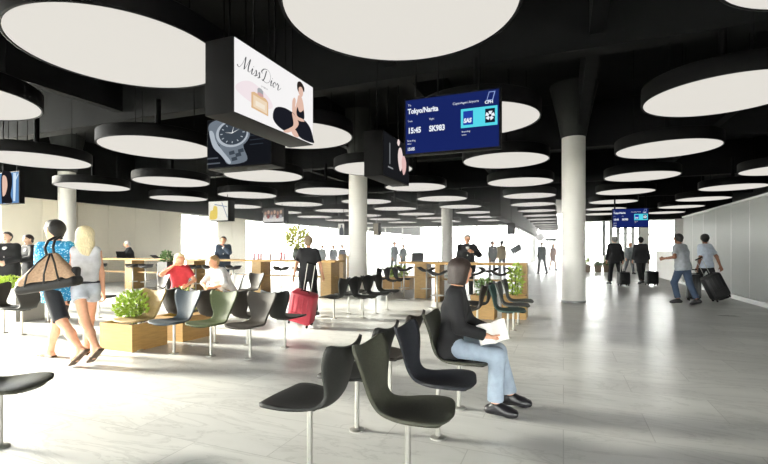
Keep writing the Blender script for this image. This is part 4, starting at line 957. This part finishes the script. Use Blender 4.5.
person('man in black suit facing us behind the lime hedge, hands together', px(8, Y=10.2), hd(.25, -1), 1.78, legs=((2, 2, 0), (-2, 2, 0)), arms=(dict(to=(-.03, .24, 1.08), pole=(-.9, -.3, -.4)), dict(to=(.06, .24, 1.06), pole=(.9, -.3, -.4))), jacket=('suit_jacket', BLK, .20), bottom=('trousers', BLK, 1.94, .014), hair=('short', HDB), skin=SKIN_PALE, h=.017, build=1.12)
person('man in black suit turned to his neighbour, between the hedge and the bag', px(31, Y=10.8), hd(-.35, -1), 1.74, legs=((2, 2, 0), (-2, 2, 0)), arms=(dict(to=(-.06, .30, 1.10), pole=(-.9, -.3, -.4)), dict(to=(.05, .30, 1.14), pole=(.9, -.3, -.4))), nod=10, jacket=('suit_jacket', BLK, .20), bottom=('trousers', BLK, 1.94, .014), hair=('short', HDB), skin=SKIN_PALE, h=.017, build=1.0)
for u, Y, c, hgt, l in ((322, 25, '8f989b', 1.66, 'distant figure in pale grey by the far windows, first past the man in black'), (333, 25.5, '6f797f', 1.64, 'distant figure in mid grey by the far windows, second past the man in black'),
                        (342, 24.5, '6a6f76', 1.66, 'distant figure in dark grey by the far windows, near the white column'), (394, 24, '9aa4aa', 1.84, 'distant tall figure in pale blue grey past the white column by the windows'), (403, 26, '8d9598', 1.70, 'distant figure in grey beside the tall pale one past the white column')):
    person(l, px(u, Y=Y), hd(rnd.uniform(-1, 1), -1), hgt, legs=((4, 3, 0), (-4, 4, 0)), arms=(dict(swing=10, out=8, bend=40), dict(swing=4, out=9)), top=('shirt', cloth('c' + c, c), .12, 1.9), bottom=('trousers', cloth('d' + c, '5d6468'), 1.94, .012), hair=('short', HDB), h=.028, hands=False)

# ------------------------------------------------------------------ bags, luggage and things in hands
def rrect(w_, h_, r, n=4):
    return [(sx * (w_ / 2 - r) + r * math.cos(t), sy * (h_ / 2 - r) + r * math.sin(t)) for sx, sy, t0 in ((1, 1, 0), (-1, 1, 90), (-1, -1, 180), (1, -1, 270)) for t in [math.radians(t0 + 90 * i / n) for i in range(n + 1)]]
def suitcase(p, rz, dims, m, label, lean_=0.0, handle=.42, ridges=True):
    t = empty('suitcase', p, rz, label, 'suitcase'); x, y, z = dims; M = Matrix.Rotation(-lean_, 4, 'X')
    def add(name, mb, mm, **k):
        o = mb.build(name, mm, t, **k); o.matrix_local = M; return o
    wh = .055; mb = MB(); rr = rrect(x, z - wh, .05); n = len(rr); v = []
    for yy, s_ in ((-y / 2, .90), (-y / 2 + .02, .98), (-y / 2 + .05, 1), (y / 2 - .05, 1), (y / 2 - .02, .98), (y / 2, .90)): v += [(a * s_, yy, wh + (z - wh) / 2 + b * (1 - (1 - s_) * .6)) for a, b in rr]
    f = [(i * n + k, i * n + (k + 1) % n, (i + 1) * n + (k + 1) % n, (i + 1) * n + k) for i in range(5) for k in range(n)]; f = [tuple(reversed(q)) for q in f] + [tuple(range(n)), tuple(range(6 * n - 1, 5 * n - 1, -1))]
    mb.add(v, f); o = add('shell', mb, m, smooth=True)
    bm = bmesh.new(); bm.from_mesh(o.data); bmesh.ops.recalc_face_normals(bm, faces=bm.faces); bm.to_mesh(o.data); bm.free()
    if ridges:
        mb = MB()
        for q in (-.3, -.1, .1, .3): mb.box((q * x, -y / 2 - .001, wh + (z - wh) / 2), (.02, .014, (z - wh) * .8))
        add('ribs', mb, m)
    mb = MB(); mb.box((0, -y / 2 - .008, z * .30), (x * .7, .02, z * .24)); add('front_pocket', mb, m, bevel=.006)
    mb = MB(); hz_ = z + handle; mb.tube((-.07, y / 2 - .04, z - .02), (-.07, y / 2 - .04, hz_), .008, n=8).tube((.07, y / 2 - .04, z - .02), (.07, y / 2 - .04, hz_), .008, n=8); add('telescopic_rods', mb, STEEL)
    mb = MB(); mb.box((0, y / 2 - .04, hz_), (.18, .03, .028)); add('grip', mb, BOXM, bevel=.008)
    mb = MB(); mb.path([(-.08, 0, z - .005), (-.07, 0, z + .025), (.07, 0, z + .025), (.08, 0, z - .005)], .010); add('carry_handle', mb, BOXM)
    for sx in (-1, 1):
        mb = MB(); mb.tube((sx * (x / 2 - .06), y / 2 - .04, .035), (sx * (x / 2 - .03), y / 2 - .04, .035), .035, n=16); add('wheel', mb, BOXM)
        mb = MB(); mb.box((sx * (x / 2 - .05), -y / 2 + .04, .03), (.03, .03, .06)); add('foot', mb, BOXM)
    return t
CASEB = mat('case_black', '17181a', .5, var=.2, vscale=30); CASER = mat('case_red', 'a3283a', .5, var=.12, vscale=60)
cr_ = suitcase(px(300, 327), math.radians(-14), (.44, .26, .60), CASER, 'red suitcase behind the man all in black', lean_=math.radians(-10), handle=.5); cr_.rotation_euler = (0, .24, math.radians(-14)); cr_.location.z = .05
suitcase(px(693.5, 300.5), -.45, (.32, .25, .70), CASEB, 'upright black suitcase beside the man in the grey tee shirt', handle=.12)
c_ = suitcase(px(722, 303), -.15, (.42, .26, .68), CASEB, 'black suitcase leaning on its wheels behind the man in the pale blue shirt', lean_=0, handle=.46); 
c_.rotation_euler = (math.radians(0), math.radians(-26), -.15); c_.location.z = .10
suitcase(px(623.5, Y=16.7), 0, (.40, .24, .52), CASEB, 'black trolley case pulled by the grey-haired suited man', handle=.42)
suitcase(px(651.5, Y=17.0), 0, (.44, .24, .54), CASEB, 'black trolley case pulled by the dark-haired suited man', handle=.42)
# shoulder bag of the man
t = empty('shoulder_bag', px(48, Y=4.98, z=.86), math.radians(6), 'big brown and black shoulder bag hanging on the man in the blue shirt', 'bag')
BRN = mat('bag_brown', 'a5876c', .7, var=.22, vscale=50, bump=.3); BBK = mat('bag_black', '121110', .6); t.scale = (1.05, 1.05, 1.12)
blob_obj('base', [seg((-.24, 0, .05), (.25, .03, .13), .055, .055, (0, 1, 0), .05)], BBK, t, .012, .02)
blob_obj('body', [seg((-.21, 0, .10), (.0, .02, .37), .07, .03, (0, 1, 0), .03, .01), seg((.22, .02, .17), (.06, .02, .38), .06, .03, (0, 1, 0), .03, .01), seg((.0, 0, .14), (.03, .02, .36), .075, .03, (1, 0, 0), .10, .03)], BRN, t, .012, .04)
for a, b in ((-.16, -.01), (.03, .03), (.18, .06)):
    mb = MB(); mb.path([(a, -.12, .10 + a * .15), (a * .85, -.11, .20), (a * .5 + .015, -.07, .31), (b * .4 + .02, -.02, .40)], .009, 8); mb.build('strap', BBK, t)
mb = MB(); mb.path([(-.0, -.02, .38), (-.02, -.02, .46), (-.03, .05, .53), (-.02, .14, .565), (.0, .24, .56)], .013, 8); mb.path([(.06, -.0, .39), (.05, -.0, .47), (.02, .08, .54), (.02, .18, .575)], .013, 8); mb.build('shoulder_strap', BBK, t)
blob_obj('side_pocket', [seg((.25, .04, .16), (.26, .04, .24), .035, .03, (0, 1, 0), .03)], BBK, t, .012, .02)
blob_obj('buckle', [seg((-.27, -.05, .10), (-.22, -.055, .105), .016, .016, (0, 0, 1), .006)], STEEL, t, .008, .01)
# papers of the reader
t = empty('booklet', (.905, 3.66, .655), -.25, 'white open booklet held by the seated reader', 'booklet'); t.rotation_euler = (math.radians(52), math.radians(-18), math.radians(-22)); t.scale = (.8, .8, .8)
for sx in (-1, 1):
    mb = MB(); n = 6; v = []; 
    for s_ in (0, 1):
        for i in range(n + 1):
            q = i / n; zz = .028 * math.sin(q * 2.2) - s_ * .004
            v += [(sx * q * .15, -.105, zz + .0), (sx * q * .15, .105, zz + .055)]
    f = [(2 * i, 2 * i + 2, 2 * i + 3, 2 * i + 1) for i in range(n)]; f += [tuple(x + 2 * n + 2 for x in reversed(q)) for q in f]
    mb.add(v, f); mb.build('pages', mat('paper_white', 'f0eeea', .6), t)
t = empty('mobile_phone', px(459.5, Y=11.95, z=1.37), -.3, 'dark phone in the raised hand of the businessman at the bar', 'phone'); MB().box((0, 0, .05), (.07, .012, .14)).build('body', BOXM, t, bevel=.004); MB().box((0, .008, .05), (.06, .003, .12)).build('display', lit('phone_screen', '5a6a80'), t)
def laptop(p, rz, label, ang=20, s=1.0, cat='laptop'):
    t = empty('laptop', p, rz, label, cat)
    MB().box((0, 0, .011), (.34 * s, .24 * s, .02)).build('keyboard_base', CASEB, t, bevel=.004)
    mb = MB(); mb.box((0, 0, .12 * s), (.34 * s, .012, .24 * s)); o = mb.build('lid', CASEB, t, bevel=.004); o.location = (0, .12 * s, .02); o.rotation_euler = (math.radians(-ang), 0, 0); return t
laptop(on_bar(8.75, .1), math.pi * .35, 'open black laptop on the bar by the white-haired man', 25)
laptop(on_bar(7.0, .05), math.pi * .9, 'small black laptop on the bar above the red top woman', 60, .8)
laptop(px(417, Y=12.6, z=1.02), -.2, 'open black laptop on the one-legged bar table', 12)
for q, (tt, c, hh) in enumerate(((3.05, 'd7a9b4', .30), (2.85, 'cf8f9d', .26), (2.7, 'e3c5cc', .32), (2.05, 'c96f74', .34), (1.9, 'd9a7ad', .28), (.95, 'c7888a', .26), (2.45, 'dcc7c9', .24))):
    t = empty('bottle', on_bar(tt, .1 - .06 * (q % 3)), 0, 'pink glass bottle on the long bar, %s counted from the wall end' % ORD[(0, 1, 2, 4, 5, 6, 3)[q]], 'bottle', 'pink bottles on the long bar')
    mb = MB(); mb.lathe([(.038, 0), (.04, .01), (.04, hh * .62), (.016, hh * .78), (.015, hh)], 18); mb.build('glass_body', mat('pink' + c, c, .3), t, True); mb = MB(); mb.lathe([(.017, hh), (.017, hh + .025)], 12); mb.build('cap', mat('cap_white', 'dcd8d4', .5), t)
# lectern-like tilted screen past the bar, low table by the seated pair
t = empty('info_stand', px(516, Y=17.5), -PSI, 'slim stand with a tilted grey screen beyond the bar table', 'stand'); MB().tube((0, 0, 0), (0, 0, 1.25), .025, n=12).build('post', BOXM, t); MB().lathe([(.2, 0), (.2, .015), (.03, .03)], 24).build('base_plate', STEEL, t)
o = MB().box((0, 0, 0), (.42, .04, .30)).build('screen', mat('grey_screen', '70757a', .4), t); o.location = (0, 0, 1.38); o.rotation_euler = (math.radians(-35), math.radians(-30), 0)
t = empty('side_table', px(199, Y=8.0), -PSI, 'low pale wooden table between the red top woman and the hunched man', 'table'); MB().box((0, 0, .43), (.62, .5, .04)).build('table_top', OAK, t, bevel=.006)
for sx in (-1, 1):
    for sy in (-1, 1): MB().box((sx * .26, sy * .2, .205), (.04, .04, .41)).build('leg', OAK, t)
